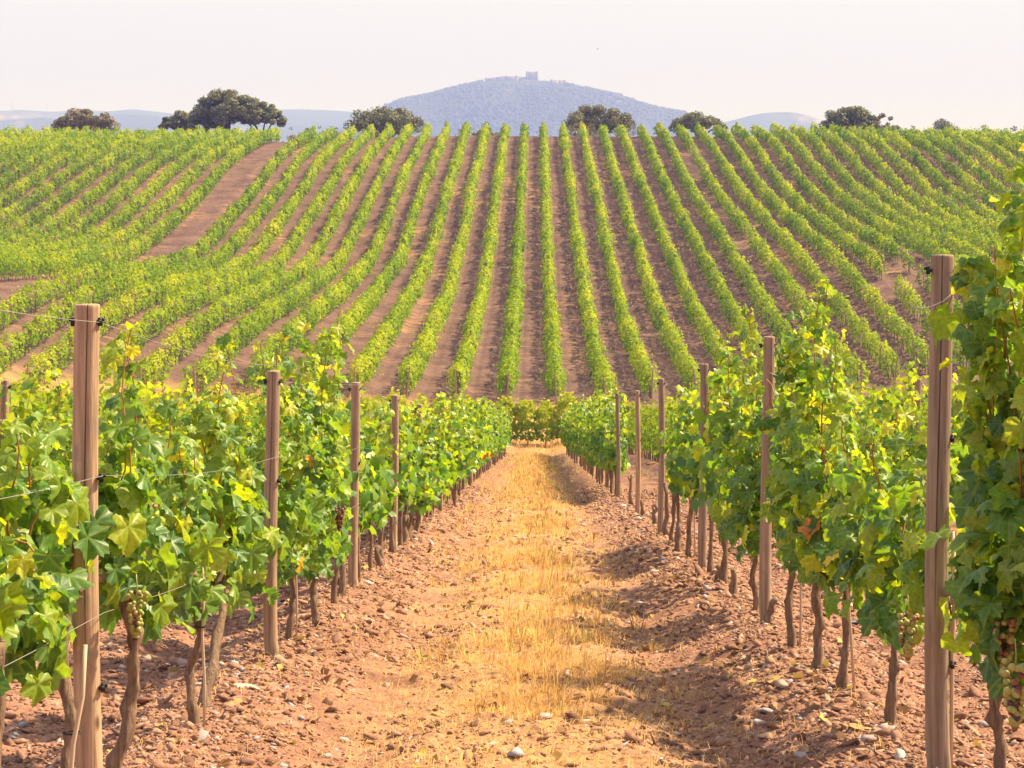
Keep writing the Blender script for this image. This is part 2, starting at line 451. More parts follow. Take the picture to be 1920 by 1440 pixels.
def ground_base(x, y):
    x = np.asarray(x, float); y = np.asarray(y, float)
    w = cubic(np.clip((y - 97.0) / 16.0, 0, 1))
    ph = np.abs(((x + 1.65) / 2.8 + 0.5) % 1.0 - 0.5) * 2.8
    hm = hill_h(x, y)
    fade = np.clip((330 - y) / 20, 0, 1)
    hm = hm + fade * (0.10 * np.exp(-(ph / 0.4) ** 2) - 0.07 * np.exp(-((1.4 - ph - 0.7) / 0.22) ** 2))
    return near_h(x, y) * (1 - w) + hm * w


def ground_h(x, y):
    x = np.asarray(x, float); y = np.asarray(y, float)
    z = ground_base(x, y)
    k = np.clip((60 - y) / 40, 0, 1)
    z = z + k * (0.030 * NZ[0](x * 1.1, y * 1.1) + 0.018 * NZ[1](x * 3.7, y * 3.7) + 0.014 * NZ[2](x * 10, y * 10) + 0.009 * NZ[3](x * 26, y * 26))
    z = z + np.clip((y - 50) / 60, 0, 1) * np.clip((400 - y) / 60, 0, 1) * 0.06 * NZ[4](x * 0.7, y * 0.7)
    return z


def axis(segs):
    out = []
    for a, b, s in segs:
        out.append(np.arange(a, b, s))
    out.append([segs[-1][1]])
    return np.concatenate(out)


gx = axis([(-8800, -1000, 650), (-1000, -200, 80), (-200, -92, 9), (-92, -12, 0.45), (-12, -4.5, 0.15), (-4.5, -2.2, 0.04), (-2.2, 2.3, 0.02), (2.3, 4.5, 0.04),
           (4.5, 12, 0.15), (12, 92, 0.45), (92, 200, 9), (200, 1000, 80), (1000, 8800, 650)])
ys = [-40, -20, -5, 2, 4]
y = 5.0
while y < 330:
    ys.append(y)
    y += min(max(0.022, y * y / 3600.0), 1.1 if y > 110 else 0.9)
ys += [332, 336, 342, 350, 365, 390, 430, 500, 600, 750, 1000, 1400, 2000, 3000, 4500, 6000, 7500, 9500, 11200]
gy = np.array(ys, float)
GXX, GYY = np.meshgrid(gx, gy)
GZ = ground_h(GXX, GYY)
nx, ny = len(gx), len(gy)
idx = np.arange(nx * ny).reshape(ny, nx)
q = np.stack([idx[:-1, :-1], idx[:-1, 1:], idx[1:, 1:], idx[1:, :-1]], -1).reshape(-1, 4)
mb = MB(); mb.add(np.stack([GXX, GYY, GZ], -1), q)
tag(mb.build("ground", GROUND, smooth=True), kind='structure')

# ---------------------------------------------------------------- leaves
def leaf_template(lod, seed):
    r = R_(seed)
    if lod == 0:
        key = [(0, 1.0), (9, .86), (17, .80), (25, .72), (33, .69), (42, .78), (52, .85), (61, .92), (70, .82), (80, .74), (90, .65), (102, .67), (113, .68), (124, .74), (137, .62), (150, .52), (163, .40), (176, .14)]
        ang = np.array([k[0] for k in key] + [360 - k[0] for k in key[:0:-1]])
        rr = np.array([k[1] for k in key] + [k[1] for k in key[:0:-1]])
        rr = rr * (1 + 0.05 * np.where(np.arange(len(rr)) % 2, -1, 1)) * r.uniform(.94, 1.06, len(rr))
    elif lod == 1:
        ang = np.array([0, 30, 60, 92, 128, 168, 192, 232, 268, 300, 330])
        rr = np.array([1, .70, .92, .67, .74, .28, .28, .74, .67, .92, .70])
    else:
        v = np.array([[0, -.35, 0], [.75, .25, -.12], [0, 1.0, -.25], [-.75, .25, -.12]], float)
        v[:, 2] += r.normal(0, .08, 4)
        return v, np.array([[0, 1, 2, 3]]), np.zeros((0, 3), int)
    a = np.radians(ang)
    n = len(a)
    fold = r.uniform(-0.1, 0.6); droop = r.uniform(0.05, 0.65); ph = r.uniform(0, 6.3); ph2 = r.uniform(0, 6.3); sk = r.normal(0, .14)
    def P(s):
        x = np.sin(a) * rr * s; yy = np.cos(a) * rr * s
        z = fold * np.abs(x) - droop * (x * x + yy * yy) * (0.6 + 0.4 * (yy > 0)) + 0.10 * s * np.sin(a * 5 + ph) + .07 * s * np.sin(a * 9 + ph2) + sk * x
        return np.stack([x, yy, z], -1)
    if lod == 0:
        v = np.concatenate([[[0, 0, 0]], P(.55), P(1.0)])
        j = np.arange(n); k = (j + 1) % n
        t = np.stack([0 * j, 1 + k, 1 + j], -1)
        q = np.stack([1 + j, 1 + k, 1 + n + k, 1 + n + j], -1)
        return v, q, t
    v = np.concatenate([[[0, 0, 0]], P(1.0)])
    j = np.arange(n); k = (j + 1) % n
    return v, np.zeros((0, 4), int), np.stack([0 * j, 1 + k, 1 + j], -1)


TPL = {l: [leaf_template(l, 10 * l + s) for s in range(14)] for l in (0, 1, 2)}


def add_leaves(mb, pos, nor, tip, size, var, lod, rng):
    """pos (n,3), nor = blade normal, tip = direction of the leaf tip"""
    nor = nrm(nor); tip = nrm(tip - nor * (tip * nor).sum(-1, keepdims=True)); sd = np.cross(tip, nor)
    F = np.stack([sd, tip, nor], 1)          # rows
    which = rng.integers(0, 14, len(pos))
    for w in range(14):
        m = which == w
        if not m.any(): continue
        v, q, t = TPL[lod][w]
        V = np.einsum('vk,nkc->nvc', v, F[m]) * size[m][:, None, None] + pos[m][:, None]
        k = len(v); nn = int(m.sum())
        off = (np.arange(nn) * k)[:, None, None]
        mb.add(V.reshape(-1, 3), (q[None] + off).reshape(-1, 4) if len(q) else None, (t[None] + off).reshape(-1, 3) if len(t) else None, np.repeat(var[m], k), np.tile(v, (nn, 1)) if lod == 0 else None)


# ---------------------------------------------------------------- foreground grapevines
def vine_meshes(seed, top=1.7, bot=0.5, half=0.55, wid=0.26, lod=1, shoots=10, lean=(0, 0), crown_off=(0, 0), size=1.0, dens=1.0, posts_at=None, pside=1, thin=.9, tall={}, post_y=10.0):
    """returns dict part -> MB, in local coordinates with the base of the trunk at the origin"""
    r = R_(seed)
    cord = min(0.66, bot + 0.16)
    cx, cy = crown_off
    tr = MB()
    k = 22 if lod == 0 else 9
    s = np.linspace(0, 1, k)
    path = np.stack([lean[0] * s + np.interp(s, np.linspace(0, 1, 9), r.normal(0, .012, 9)) * (s > 0) + 0.02 * np.sin(s * r.uniform(2, 4)) * s, lean[1] * s + np.interp(s, np.linspace(0, 1, 9), r.normal(0, .014, 9)) * (s > 0), s * cord - (s == 0) * 0.08], -1)
    path[1:-1] = (path[:-2] + 2 * path[1:-1] + path[2:]) / 4
    tr.add(*tube(path, 0.0115 + 0.011 * (1 - s) ** 4 + 0.013 * s ** 5 + r.uniform(0, .005) + 0.004 * np.abs(r.normal(0, 1, k)), 11, True, 0.20, r))
    head = path[-1]
    for sg in (-1, 1):
        a = np.linspace(0, 1, 5)
        arm = np.stack([head[0] + (cx - head[0]) * a + r.normal(0, .008, 5), head[1] + (cy + sg * half * 0.8 - head[1]) * a, head[2] + 0.05 * np.sin(a * 2.5) + r.normal(0, .006, 5)], -1)
        arm[0] = head
        tr.add(*tube(arm, np.linspace(.020, .009, 5), 7, True, 0.12, r))
    cn = MB(); fo = MB()
    P_, N_, T_, S_ = [], [], [], []
    for i in range(shoots):
        y0 = cy + (i + .5) / shoots * 2 * half - half + r.normal(0, .04)
        x0 = cx + r.normal(0, .03)
        if posts_at is not None and any(-.52 < y0 - p < .12 for p in posts_at): continue
        h = (top - cord) * (r.uniform(.46, .80) if i % 4 else r.uniform(.88, 1.12))
        h *= tall.get(i, 1.0)
        n = 9
        a = np.linspace(0, 1, n)
        flop = r.uniform(0, 1) < 0.18
        out_x = r.normal(0, wid * .40) + (r.choice([-1, 1]) * wid * .8 if flop else 0)
        px = x0 + out_x * a ** 1.3 + .02 * np.sin(a * 9 + i)
        py = y0 + r.normal(0, .14) * a + .02 * np.sin(a * 7 + 2 * i)
        pz = cord + h * (np.sin(a * 1.9) / np.sin(1.57) if flop else a)
        pz = np.where(flop, cord + h * .8 * np.sin(a * 2.1), pz)
        pth = np.stack([px, py, pz], -1)
        cn.add(*tube(pth, np.linspace(.0048, .0022, n), 5, False), var=float(r.uniform(0, .7)))
        m = int(h / .055 * dens)
        u = np.linspace(.02, 1.0, m)
        base = np.stack([np.interp(u, a, pth[:, c]) for c in range(3)], -1)
        for rep in range(3):
            if rep == 2:
                sel = r.uniform(0, 1, m) < .5
            else:
                sel = np.ones(m, bool) if rep == 0 else r.uniform(0, 1, m) < .75
            b = base[sel]; uu = u[sel]
            mm = len(b)
            az = r.uniform(0, 2 * np.pi, mm)
            o = np.stack([np.cos(az), .75 * np.sin(az), r.normal(-.05, .35, mm)], -1)
            reach = (r.uniform(.04, .11, mm) if rep == 0 else r.uniform(.05, .17, mm)) * (1.2 - .75 * uu)
            p = b + o * reach[:, None]
            P_.append(p); N_.append(o * .7 + np.array([.10, -.25, .55]) + r.normal(0, .42, (mm, 3)))
            T_.append(o * .45 + np.array([0, 0, -.8]) + r.normal(0, .35, (mm, 3)))
            S_.append(r.uniform(.036, .092, mm) * size * (1.08 - .42 * uu ** 2))
    # hanging skirt of leaves round the fruit zone
    m = int(90 * half / .5 * dens)
    az = r.uniform(0, 2 * np.pi, m)
    p = np.stack([cx + np.cos(az) * wid * r.uniform(.5, 1.05, m), cy + r.uniform(-half, half, m), r.uniform(bot, cord + .35, m)], -1)
    o = np.stack([np.cos(az), .3 * np.sin(az), 0 * az], -1)
    P_.append(p); N_.append(o * .9 + np.array([0, -.2, .4]) + r.normal(0, .4, (m, 3))); T_.append(np.array([0, 0, -1.]) + r.normal(0, .3, (m, 3))); S_.append(r.uniform(.060, .095, m) * size)
    P_, N_, T_, S_ = map(np.concatenate, (P_, N_, T_, S_))
    keep = P_[:, 2] > bot - .05
    P_, N_, T_, S_ = P_[keep], N_[keep], T_[keep], S_[keep]
    # leaves are thinned on the path side just ahead of a post
    if posts_at is not None:
        bare = np.zeros(len(P_), bool)
        for py in posts_at:
            t_ = P_[:, 1] - py
            bare |= (t_ > -2.6) & (t_ < .12) & (P_[:, 0] * pside < .07 + 1.42 * t_ / max(post_y + py, 5)) & (P_[:, 2] > .2) & (P_[:, 2] < 1.9) & (r.uniform(0, 1, len(P_)) < thin)
        P_, N_, T_, S_ = P_[~bare], N_[~bare], T_[~bare], S_[~bare]
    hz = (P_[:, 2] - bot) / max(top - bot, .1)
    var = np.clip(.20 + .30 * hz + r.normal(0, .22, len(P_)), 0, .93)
    aut = r.uniform(0, 1, len(P_)) < .014 * np.clip(.55 - hz, 0, 1)
    var[aut] = r.uniform(.95, 1.0, aut.sum())
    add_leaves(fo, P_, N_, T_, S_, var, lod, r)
    return dict(trunk=tr, canes=cn, foliage=fo)


ICO = None
def sphere_tpl():
    global ICO
    if ICO is None:
        import bmesh
        bm = bmesh.new(); bmesh.ops.create_icosphere(bm, subdivisions=2, radius=1)
        v = np.array([x.co[:] for x in bm.verts]); t = np.array([[q.index for q in f.verts] for f in bm.faces]); bm.free()
        ICO = (v, t)
    return ICO


def grape_bunch(parent, loc, seed, n=84, ln=.14, dark=0.2, scale=1.0):
    r = R_(seed); mb = MB(); v, t = sphere_tpl()
    for i in range(n):
        a = r.uniform(0, 1); rad_ = .034 * (1 - a) ** .6 * np.sqrt(r.uniform(.35, 1)) * scale; th = r.uniform(0, 6.28)
        s = r.uniform(.0065, .0095) * scale
        mb.add(v * s + [rad_ * np.cos(th), rad_ * np.sin(th), -a * ln * scale], t=t, var=float(r.uniform(.75, 1) if r.uniform() < dark else r.uniform(0, .65)))
    mb.add(*tube([(0, 0, .06), (0.003, 0, .02), (0, 0, -.02)], .002, 5), var=.3)
    return mb.build("grape_bunch", GRAPE, parent, True, loc)


ORD = "zeroth first second third fourth fifth sixth seventh eighth ninth tenth eleventh twelfth thirteenth fourteenth fifteenth sixteenth seventeenth eighteenth nineteenth twentieth twenty-first twenty-second twenty-third twenty-fourth twenty-fifth twenty-sixth twenty-seventh twenty-eighth twenty-ninth thirtieth thirty-first thirty-second".split()
POSTS = {'L': [6.69, 11.3, 16.4, 21.0, 25.5, 31.0] + [36.0 + 5 * i for i in range(13)],
         'R': [7.5, 13.1, 18.1, 24.2, 29.8, 36.9] + [43.0 + 6 * i for i in range(10)]}
POSTS['L2'] = [16.9] + [22.5 + 5.5 * i for i in range(14)]
POSTS['R2'] = [17.6, 23.5, 30.0] + [36.0 + 6 * i for i in range(11)]
ROWNAME = {'L': "the row left of the path", 'R': "the row right of the path", 'L2': "the second row left of the path", 'R2': "the second row right of the path"}
CUSTOM = {}


def vine_label(row, y):
    k = sum(1 for p in POSTS[row] if p < y)
    before = POSTS[row][k - 1] if k else None
    key = (row, k); CUSTOM[key] = CUSTOM.get(key, 0) + 1
    if k == 0:
        return f"{ORD[CUSTOM[key]]} grapevine from the near end of {ROWNAME[row]}"
    return f"{ORD[CUSTOM[key]]} grapevine after the {ORD[k]} post, {ROWNAME[row][4:]}"


VG = {'L': "grapevines in the row left of the path", 'R': "grapevines in the row right of the path", 'L2': "grapevines in the second row left", 'R2': "grapevines in the second row right"}


def place_hero(row, x, y, seed, **kw):
    z = float(ground_h(x, y))
    e = empty("grapevine", (x, y, z), vine_label(row, y), "grapevine", VG[row])
    kw['posts_at'] = [p - y for p in POSTS[row] if abs(p - y) < 3.4]
    if row == 'L' and abs(y - 11.3) < 3.4: kw['thin'] = .6
    kw['post_y'] = y
    kw['pside'] = 1 if x > 0 else -1
    pr = vine_meshes(seed, **kw)
    pr['trunk'].build("trunk", BARK, e, True)
    if len(pr['canes'].v) > 3: pr['canes'].build("canes", CANE, e, True)
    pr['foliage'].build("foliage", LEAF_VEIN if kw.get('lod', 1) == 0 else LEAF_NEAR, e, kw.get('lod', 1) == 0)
    return e


def stake(parent, p0, p1, r_=.008):
    mb = MB(); mb.add(*tube(np.linspace(p0, p1, 5) + R_(5).normal(0, .004, (5, 3)), r_, 7), var=.6)
    o = mb.build("stake", STAKE, parent, True)
    mb = MB(); m = (np.array(p0) * .45 + np.array(p1) * .55)
    a = np.linspace(0, 6.28, 9)
    mb.add(*tube(np.stack([m[0] * .75 + .026 * np.cos(a), m[1] * .75 + .022 * np.sin(a), m[2] + 0 * a], -1), .003, 5))
    mb.build("tie", BLACK, o)
    return o
# ---- nearest vines, each grown on its own
def topf(tbl, y):
    return float(np.interp(y, [a for a, b in tbl], [b for a, b in tbl]))


TOPL = [(5.5, 1.16), (6.25, 1.30), (6.95, 1.40), (8.6, 1.28), (9.2, 1.46), (10.6, 1.42), (12.1, 1.76), (13.2, 1.72), (15.3, 1.52), (19.5, 1.44), (24.7, 1.44), (35, 1.62), (60, 1.80), (100, 1.85)]
TOPR = [(5.6, 1.74), (6.6, 2.04), (7.5, 1.20), (8.7, 1.20), (9.8, 1.34), (10.6, 1.78), (11.7, 1.88), (14, 1.88), (16, 1.76), (17.2, 1.70), (19.9, 1.62), (21.5, 1.62), (23, 1.52), (37, 1.80), (60, 1.90), (100, 1.9)]
HL = [  # y, seed, kwargs
    (5.45, 11, dict(tall={4: 1.2}, half=.45, wid=0.12, bot=.55, shoots=11, crown_off=(-.14, 0))),
    (6.25, 12, dict(tall={6: 1.55}, half=0.43, wid=0.12, bot=.50, shoots=11, lean=(.0, .05), crown_off=(-.06, 0))),
    (6.95, 13, dict(tall={7: 1.35}, half=0.41, wid=0.13, bot=.50, shoots=10, lean=(.03, .05), crown_off=(-.06, 0))),
    (8.60, 14, dict(half=0.33, wid=0.11, bot=.44, shoots=8, crown_off=(-.06, 0))),
    (9.20, 15, dict(tall={2: 1.35, 6: 1.15}, half=0.40, wid=0.13, bot=.44, shoots=10, lean=(.0, .55), crown_off=(.0, .50))),
    (12.1, 16, dict(half=0.84, wid=0.16, bot=.42, shoots=17, crown_off=(-.05, -.45))),
    (13.2, 17, dict(half=0.53, wid=0.20, bot=.36, shoots=13, crown_off=(-.06, 0))),
    (14.8, 18, dict(half=0.53, wid=0.17, bot=.36, shoots=12, crown_off=(-.06, 0))),
    (15.3, 19, dict(half=0.48, wid=0.17, bot=.38, shoots=10, lean=(0, .2), crown_off=(-.05, .3))),
    (16.6, 20, dict(half=0.48, wid=0.17, bot=.42, shoots=11, crown_off=(-.06, 0))),
    (17.8, 21, dict(half=0.53, wid=0.17, bot=.42, shoots=11, crown_off=(-.06, 0))),
    (19.5, 22, dict(half=0.62, wid=0.17, bot=.42, shoots=12, crown_off=(-.06, 0))),
    (20.4, 23, dict(half=0.53, wid=0.17, bot=.45, shoots=11, crown_off=(-.06, 0))),
    (21.4, 24, dict(half=0.48, wid=0.17, bot=.40, shoots=11, crown_off=(-.06, 0))),
    (22.4, 25, dict(half=0.48, wid=0.19, bot=.40, shoots=11, crown_off=(-.06, 0))),
]
HR = [
    (5.60, 41, dict(half=.45, wid=.14, bot=.55, shoots=11, crown_off=(.14, 0))),
    (6.60, 42, dict(half=.36, wid=.15, bot=.47, shoots=13, crown_off=(.06, -.05), dens=1.25, tall={2: 1.28, 3: 1.25, 5: 1.3, 6: 1.25, 7: 1.3, 9: 1.15, 12: .88})),
    (7.57, 43, dict(half=.46, wid=0.14, bot=.46, shoots=10, lean=(.02, 0))),
    (8.74, 44, dict(half=.52, wid=0.14, bot=.46, shoots=11)),
    (9.80, 45, dict(tall={8: 1.2}, half=.50, wid=0.15, bot=.48, shoots=11)),
    (10.7, 46, dict(half=0.44, wid=0.15, bot=.50, shoots=11)),
    (11.7, 47, dict(half=0.70, wid=0.17, bot=.50, shoots=12)),
    (14.0, 49, dict(half=0.75, wid=0.19, bot=.46, shoots=16)),
    (16.0, 51, dict(half=0.48, wid=0.19, bot=.50, shoots=11)),
    (17.2, 52, dict(half=0.48, wid=0.17, bot=.60, shoots=11)),
    (19.9, 53, dict(half=0.66, wid=0.17, bot=.62, shoots=12, lean=(0, -.2), crown_off=(.12, 0))),
    (21.2, 54, dict(half=0.53, wid=0.17, bot=.60, shoots=12, crown_off=(.12, 0))),
    (22.4, 55, dict(half=0.53, wid=0.17, bot=.60, shoots=11, crown_off=(.12, 0))),
]
HERO = {}
for row, x0, L_, tb in (('L', -1.39, HL, TOPL), ('R', 1.42, HR, TOPR)):
    for y, sd, kw in L_:
        HERO[row, y] = place_hero(row, x0 + R_(sd).normal(0, .02), y, sd, top=topf(tb, y), lod=0 if y < 14.5 else 1, **kw)

stake(HERO['L', 6.25], (.03, -.12, 0), (.085, -.06, .56), .007)
stake(HERO['L', 8.60], (.05, -.05, 0), (.03, -.02, .75), .006)
stake(HERO['L', 12.1], (.05, -.03, 0), (.04, 0, .8), .006)
stake(HERO['R', 7.57], (.04, -.04, 0), (.055, -.02, .85), .008)
stake(HERO['R', 9.80], (.05, -.04, 0), (-.02, -.02, 1.0), .007)
stake(HERO['R', 11.7], (.04, -.03, 0), (.05, -.02, .8), .007)
stake(HERO['R', 19.9], (.06, -.03, 0), (.05, -.02, .9), .008)
for row, y, loc, sd, dk, sc in (('L', 5.45, (-.03, -.10, .58), 1, .05, 1.1), ('L', 6.25, (-.02, -.24, .70), 2, .8, 1.0), ('L', 13.2, (.18, -.30, .78), 3, .95, 1.0),
                                ('L', 6.95, (.10, -.26, .68), 9, .2, 1.0), ('R', 7.57, (-.14, -.20, .60), 4, .25, 1.15), ('R', 8.74, (.05, -.38, .66), 5, .15, 1.1), ('R', 8.74, (.10, -.30, .72), 10, .1, 1.0),
                                ('R', 6.60, (-.05, -.34, .68), 6, .3, 1.1), ('R', 6.60, (.05, -.38, .55), 7, .45, 1.35), ('R', 6.60, (.18, -.36, .62), 11, .3, 1.2), ('R', 5.60, (-.16, -.1, .60), 8, .3, 1.2),
                                ('R', 9.80, (-.02, -.28, .72), 12, .6, 1.0)):
    grape_bunch(HERO[row, y], loc, sd, dark=dk, scale=sc)

# ---- the rest of the two path rows and of the second rows: copies of ten grown vines
protos = []
for k in range(10):
    pr = vine_meshes(200 + k, top=1.72, bot=.42 + .03 * (k % 3), half=.52, wid=.20, lod=1, shoots=11, dens=.85, size=1.08)
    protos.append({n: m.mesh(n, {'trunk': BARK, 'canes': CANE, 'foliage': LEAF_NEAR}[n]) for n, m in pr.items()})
cr = R_(77)


def copy_vine(row, x, y, top, label=None):
    p = protos[int(cr.integers(0, 10))]
    e = empty("grapevine", (x, y, float(ground_h(x, y))), label or vine_label(row, y), "grapevine", VG[row])
    e.rotation_euler = (0, 0, cr.choice([0, math.pi]) + cr.normal(0, .12))
    e.scale = (cr.uniform(.85, 1.15), cr.uniform(.92, 1.1), top / 1.72 * cr.uniform(.92, 1.06))
    for n in ("trunk", "foliage", "canes"):
        if n == "canes" and y > 45: continue
        o = bpy.data.objects.new(n, p[n]); COL.objects.link(o); o.parent = e
    return e


y = 23.4
while y < 98:
    copy_vine('L', -1.39 + cr.normal(0, .04), y, topf(TOPL, y)); y += 1.02 + cr.normal(0, .04)
y = 37.6
while y < 98:
    copy_vine('R', 1.42 + cr.normal(0, .04), y, topf(TOPR, y)); y += 1.02 + cr.normal(0, .04)
for row, x in (('L2', -4.2), ('R2', 4.2)):
    y = 16.2
    while y < 46:
        if cr.uniform() > .06: copy_vine(row, x + cr.normal(0, .04), y, 1.62 + cr.normal(0, .06) + (.12 if row == 'R2' and y > 26 else 0))
        y += 1.05 + cr.normal(0, .05)

# ---- dead stumps and bare replacement stakes left in the gaps
def stump(x, y, h, seed, label):
    r = R_(seed); z = float(ground_h(x, y)); mb = MB(); s = np.linspace(0, 1, 6)
    path = np.stack([r.normal(0, .012, 6), r.normal(0, .012, 6), s * h - .03], -1)
    mb.add(*tube(path, .030 - .010 * s + .012 * (1 - s) ** 3, 9, True, .15, r))
    if h > .2:
        a = path[3]; b = a + np.array([r.uniform(-.06, .06), -.02, h * .35])
        mb.add(*tube([a, (a + b) / 2 + [.01, 0, 0], b], [.014, .011, .008], 6, True, .1, r))
    o = mb.build("vine_stump", BARK, None, True, (x, y, z))
    tag(o, label, "stump", "dead vine stumps in the gaps of the rows")


SL = [(1.44, 15.5, .22, "cut brown vine stump between the second and third posts of the right row, nearer one"),
      (1.40, 16.2, .16, "low cut vine stump just before the third post of the right row"),
      (1.43, 12.9, .20, "short stump at the foot of the second post of the right row"),
      (1.38, 20.6, .30, "forked dead stump beyond the third post of the right row"),
      (1.46, 21.9, .26, "low dead stump between the third and fourth posts of the right row, farther one"),
      (1.44, 23.6, .62, "tall dead vine stem leaning by the fourth post of the right row"),
      (1.45, 25.9, .30, "dead stump just beyond the fourth bare post of the right row"),
      (1.43, 28.6, .26, "dead stump shortly before the fifth post of the right row"),
      (1.47, 33.0, .50, "dead forked stem between the fifth and sixth posts of the right row"),
      (-1.36, 18.6, .20, "small cut stump between the third and fourth posts of the left row"),
      (-1.36, 22.1, .34, "bare stump just beyond the fourth post of the left row"),
      (-1.38, 23.0, .30, "jagged grey stump between the fourth and fifth posts of the left row"),
      (-1.36, 24.6, .36, "brown stump just before the fifth post of the left row")]
for k, (x, y, h, lb) in enumerate(SL): stump(x, y, h, 300 + k, lb)


# ---------------------------------------------------------------- posts
def post_mb(h, rad_, seed, crack=True, below=.15):
    r = R_(seed)
    ca = -math.pi / 2 + r.uniform(-.5, .3)
    an = np.sort(np.concatenate([np.arange(24) * 2 * math.pi / 24 + ca + math.pi / 24, ]))
    an = np.concatenate([[ca - .06, ca, ca + .06], an[(np.abs((an - ca + math.pi) % (2 * math.pi) - math.pi) > .09)]])
    an = np.sort(an % (2 * math.pi)); ci = int(np.argmin(np.abs((an - ca + math.pi) % (2 * math.pi) - math.pi)))
    zs = np.concatenate([[-below], np.linspace(0, h - .012, 22), [h - .004, h]])
    n = len(an); v = []
    for k, z in enumerate(zs):
        rr = rad_ * (1.04 - .07 * z / h) * (1 + .012 * np.sin(an * 3 + seed) + r.normal(0, .006, n))
        if k >= len(zs) - 1: rr = rr * .93
        t = z / h
        if crack and .25 < t:
            rr[ci] *= 1 - .45 * min(1, (t - .25) * 3)
        tw = .05 * math.sin(z * 3 + seed)
        v.append(np.stack([np.cos(an + tw) * rr + .012 * math.sin(z * 2 + seed) * (z > 0), np.sin(an + tw) * rr, np.full(n, z)], -1))
    v = np.concatenate(v)
    q = []
    for k in range(len(zs) - 1):
        for j in range(n): q.append((k * n + j, k * n + (j + 1) % n, (k + 1) * n + (j + 1) % n, (k + 1) * n + j))
    v = np.concatenate([v, [[0, 0, h - .003]]]); c = len(v) - 1; b = (len(zs) - 1) * n
    t = [(c, b + j, b + (j + 1) % n) for j in range(n)]
    mb = MB(); mb.add(v, q, t)
    return mb


def wooden_post(row, x, y, h, lab, seed, rad_=.038, tilt=(0, 0), clips=True, crack=True):
    z = float(ground_h(x, y))
    e = empty("wooden_post", (x, y, z), lab, "post", "wooden trellis posts")
    e.rotation_euler = (tilt[1], tilt[0], 0)
    post_mb(h, rad_, seed, crack).build("shaft", WOOD, e, True)
    if clips:
        for zz in (h - .055, .52 * h + .14, ) if y > 9 else (h - .055, h * .58 + .12, .38):
            for s in ((-1, 1) if zz > h - .1 else (1,)):
                mb = MB(); sx_ = s * (rad_ * .98 + .003)
                mb.add(*box(sx_, -.006, zz, .012, .018, .026)); mb.add(*box(sx_ + s * .008, -.006, zz + .007, .010, .012, .010)); mb.add(*box(sx_ * .93, -.016, zz, .016, .010, .012))
                mb.build("wire_clip", BLACK, e)
    return e


LOOK = {('L', 1): "thick weathered wooden post with a long crack, nearest in the row left of the path",
        ('R', 1): "tall cracked wooden post, nearest in the row right of the path, beside broad leaves",
        ('L', 2): "dark wooden post half hidden by leaves, second in the row left of the path",
        ('R', 2): "reddish wooden post with a knot, second in the row right of the path",
        ('R', 3): "bare pale wooden post, third in the row right of the path",
        ('R', 4): "bare pale wooden post, fourth in the row right of the path",
        ('R', 5): "thin bare wooden post, fifth in the row right of the path",
        ('R', 6): "thin bare wooden post, sixth in the row right of the path, where the leaves resume"}
HTS = {'L': [1.58, 1.50, 1.58, 1.53, 1.47, 1.5], 'R': [1.82, 1.77, 1.75, 1.75, 1.73, 1.80]}
for row, x in (('L', -1.395), ('R', 1.42), ('L2', -4.2), ('R2', 4.2)):
    for k, y in enumerate(POSTS[row]):
        if y > 97: continue
        hh = HTS.get(row, [])[k] if k < len(HTS.get(row, [])) else (1.6 if row[0] == 'L' else 1.75)
        lb = LOOK.get((row, k + 1)) or f"wooden trellis post, {ORD[k + 1]} in {ROWNAME[row]}"
        tl = (0, 0)
        if row == 'R2' and k == 2: tl = (-.13, 0)
        if row == 'L' and k == 0: tl = (-.008, 0)
        wooden_post(row, x, y, hh, lb, 500 + k * 7 + len(row) * 31 + (row[0] == 'R') * 13, .0405 if k == 0 and len(row) == 1 else .036, tl, y < 45)

# ---------------------------------------------------------------- wires
def wire(name, pts, label, r_=.0012, group="steel trellis wires along the path rows"):
    pts = np.array(pts, float)
    mb = MB(); mb.add(*tube(pts, r_, 5))
    tag(mb.build(name, WIRE), label, "wire", group)


for row, x, yend in (('L', -1.395, 97), ('R', 1.42, 97), ('L2', -4.2, 97), ('R2', 4.2, 97)):
    ps = [3.0] + [p for p in POSTS[row] if p < yend]
    h0 = 1.53 if row[0] == 'L' else 1.745
    for nm, hh in (("top", h0), ("middle", 1.05 if row[0] == 'L' else 1.15), ("lower", .62 if row[0] == 'L' else .66)):
        if len(row) == 2 and nm != "top": continue
        pts = []
        for a, b in zip(ps[:-1], ps[1:]):
            for t in np.linspace(0, 1, 9)[:-1]:
                yy = a + (b - a) * t
                za = float(ground_base(x, a)); zb = float(ground_base(x, b))
                pts.append((x + (.041 if nm != 'top' else .030) * (1 if t == 0 else .9), yy, za + (zb - za) * t + hh - .035 * math.sin(math.pi * t)))
        # the wires run round the front of each post
        wire("trellis_wire", pts, f"{nm} steel wire strung along {ROWNAME[row]}")
z0 = float(ground_h(1.42, 7.5)) + 1.70
wire("loose_wire", [(1.42 + .046, 7.46, z0 - .005), (1.42 + .03, 7.44, z0 - .015), (1.42, 7.43, z0 - .040), (1.42 - .045, 7.43, z0 - .06), (1.42 - .075, 7.42, z0 - .065), (1.42 - .11, 7.42, z0 - .062), (1.42 - .115, 7.42, z0 - .055)],
     "bent loose wire end twisted round the tallest cracked post near its top", .0022)
wire("loose_wire", [(1.42 + .040, 7.45, z0 - .03), (1.42 + .06, 7.45, z0 - .005), (1.42 + .095, 7.45, z0 + .02)], "short loose wire end poking right from the tallest cracked post", .002)

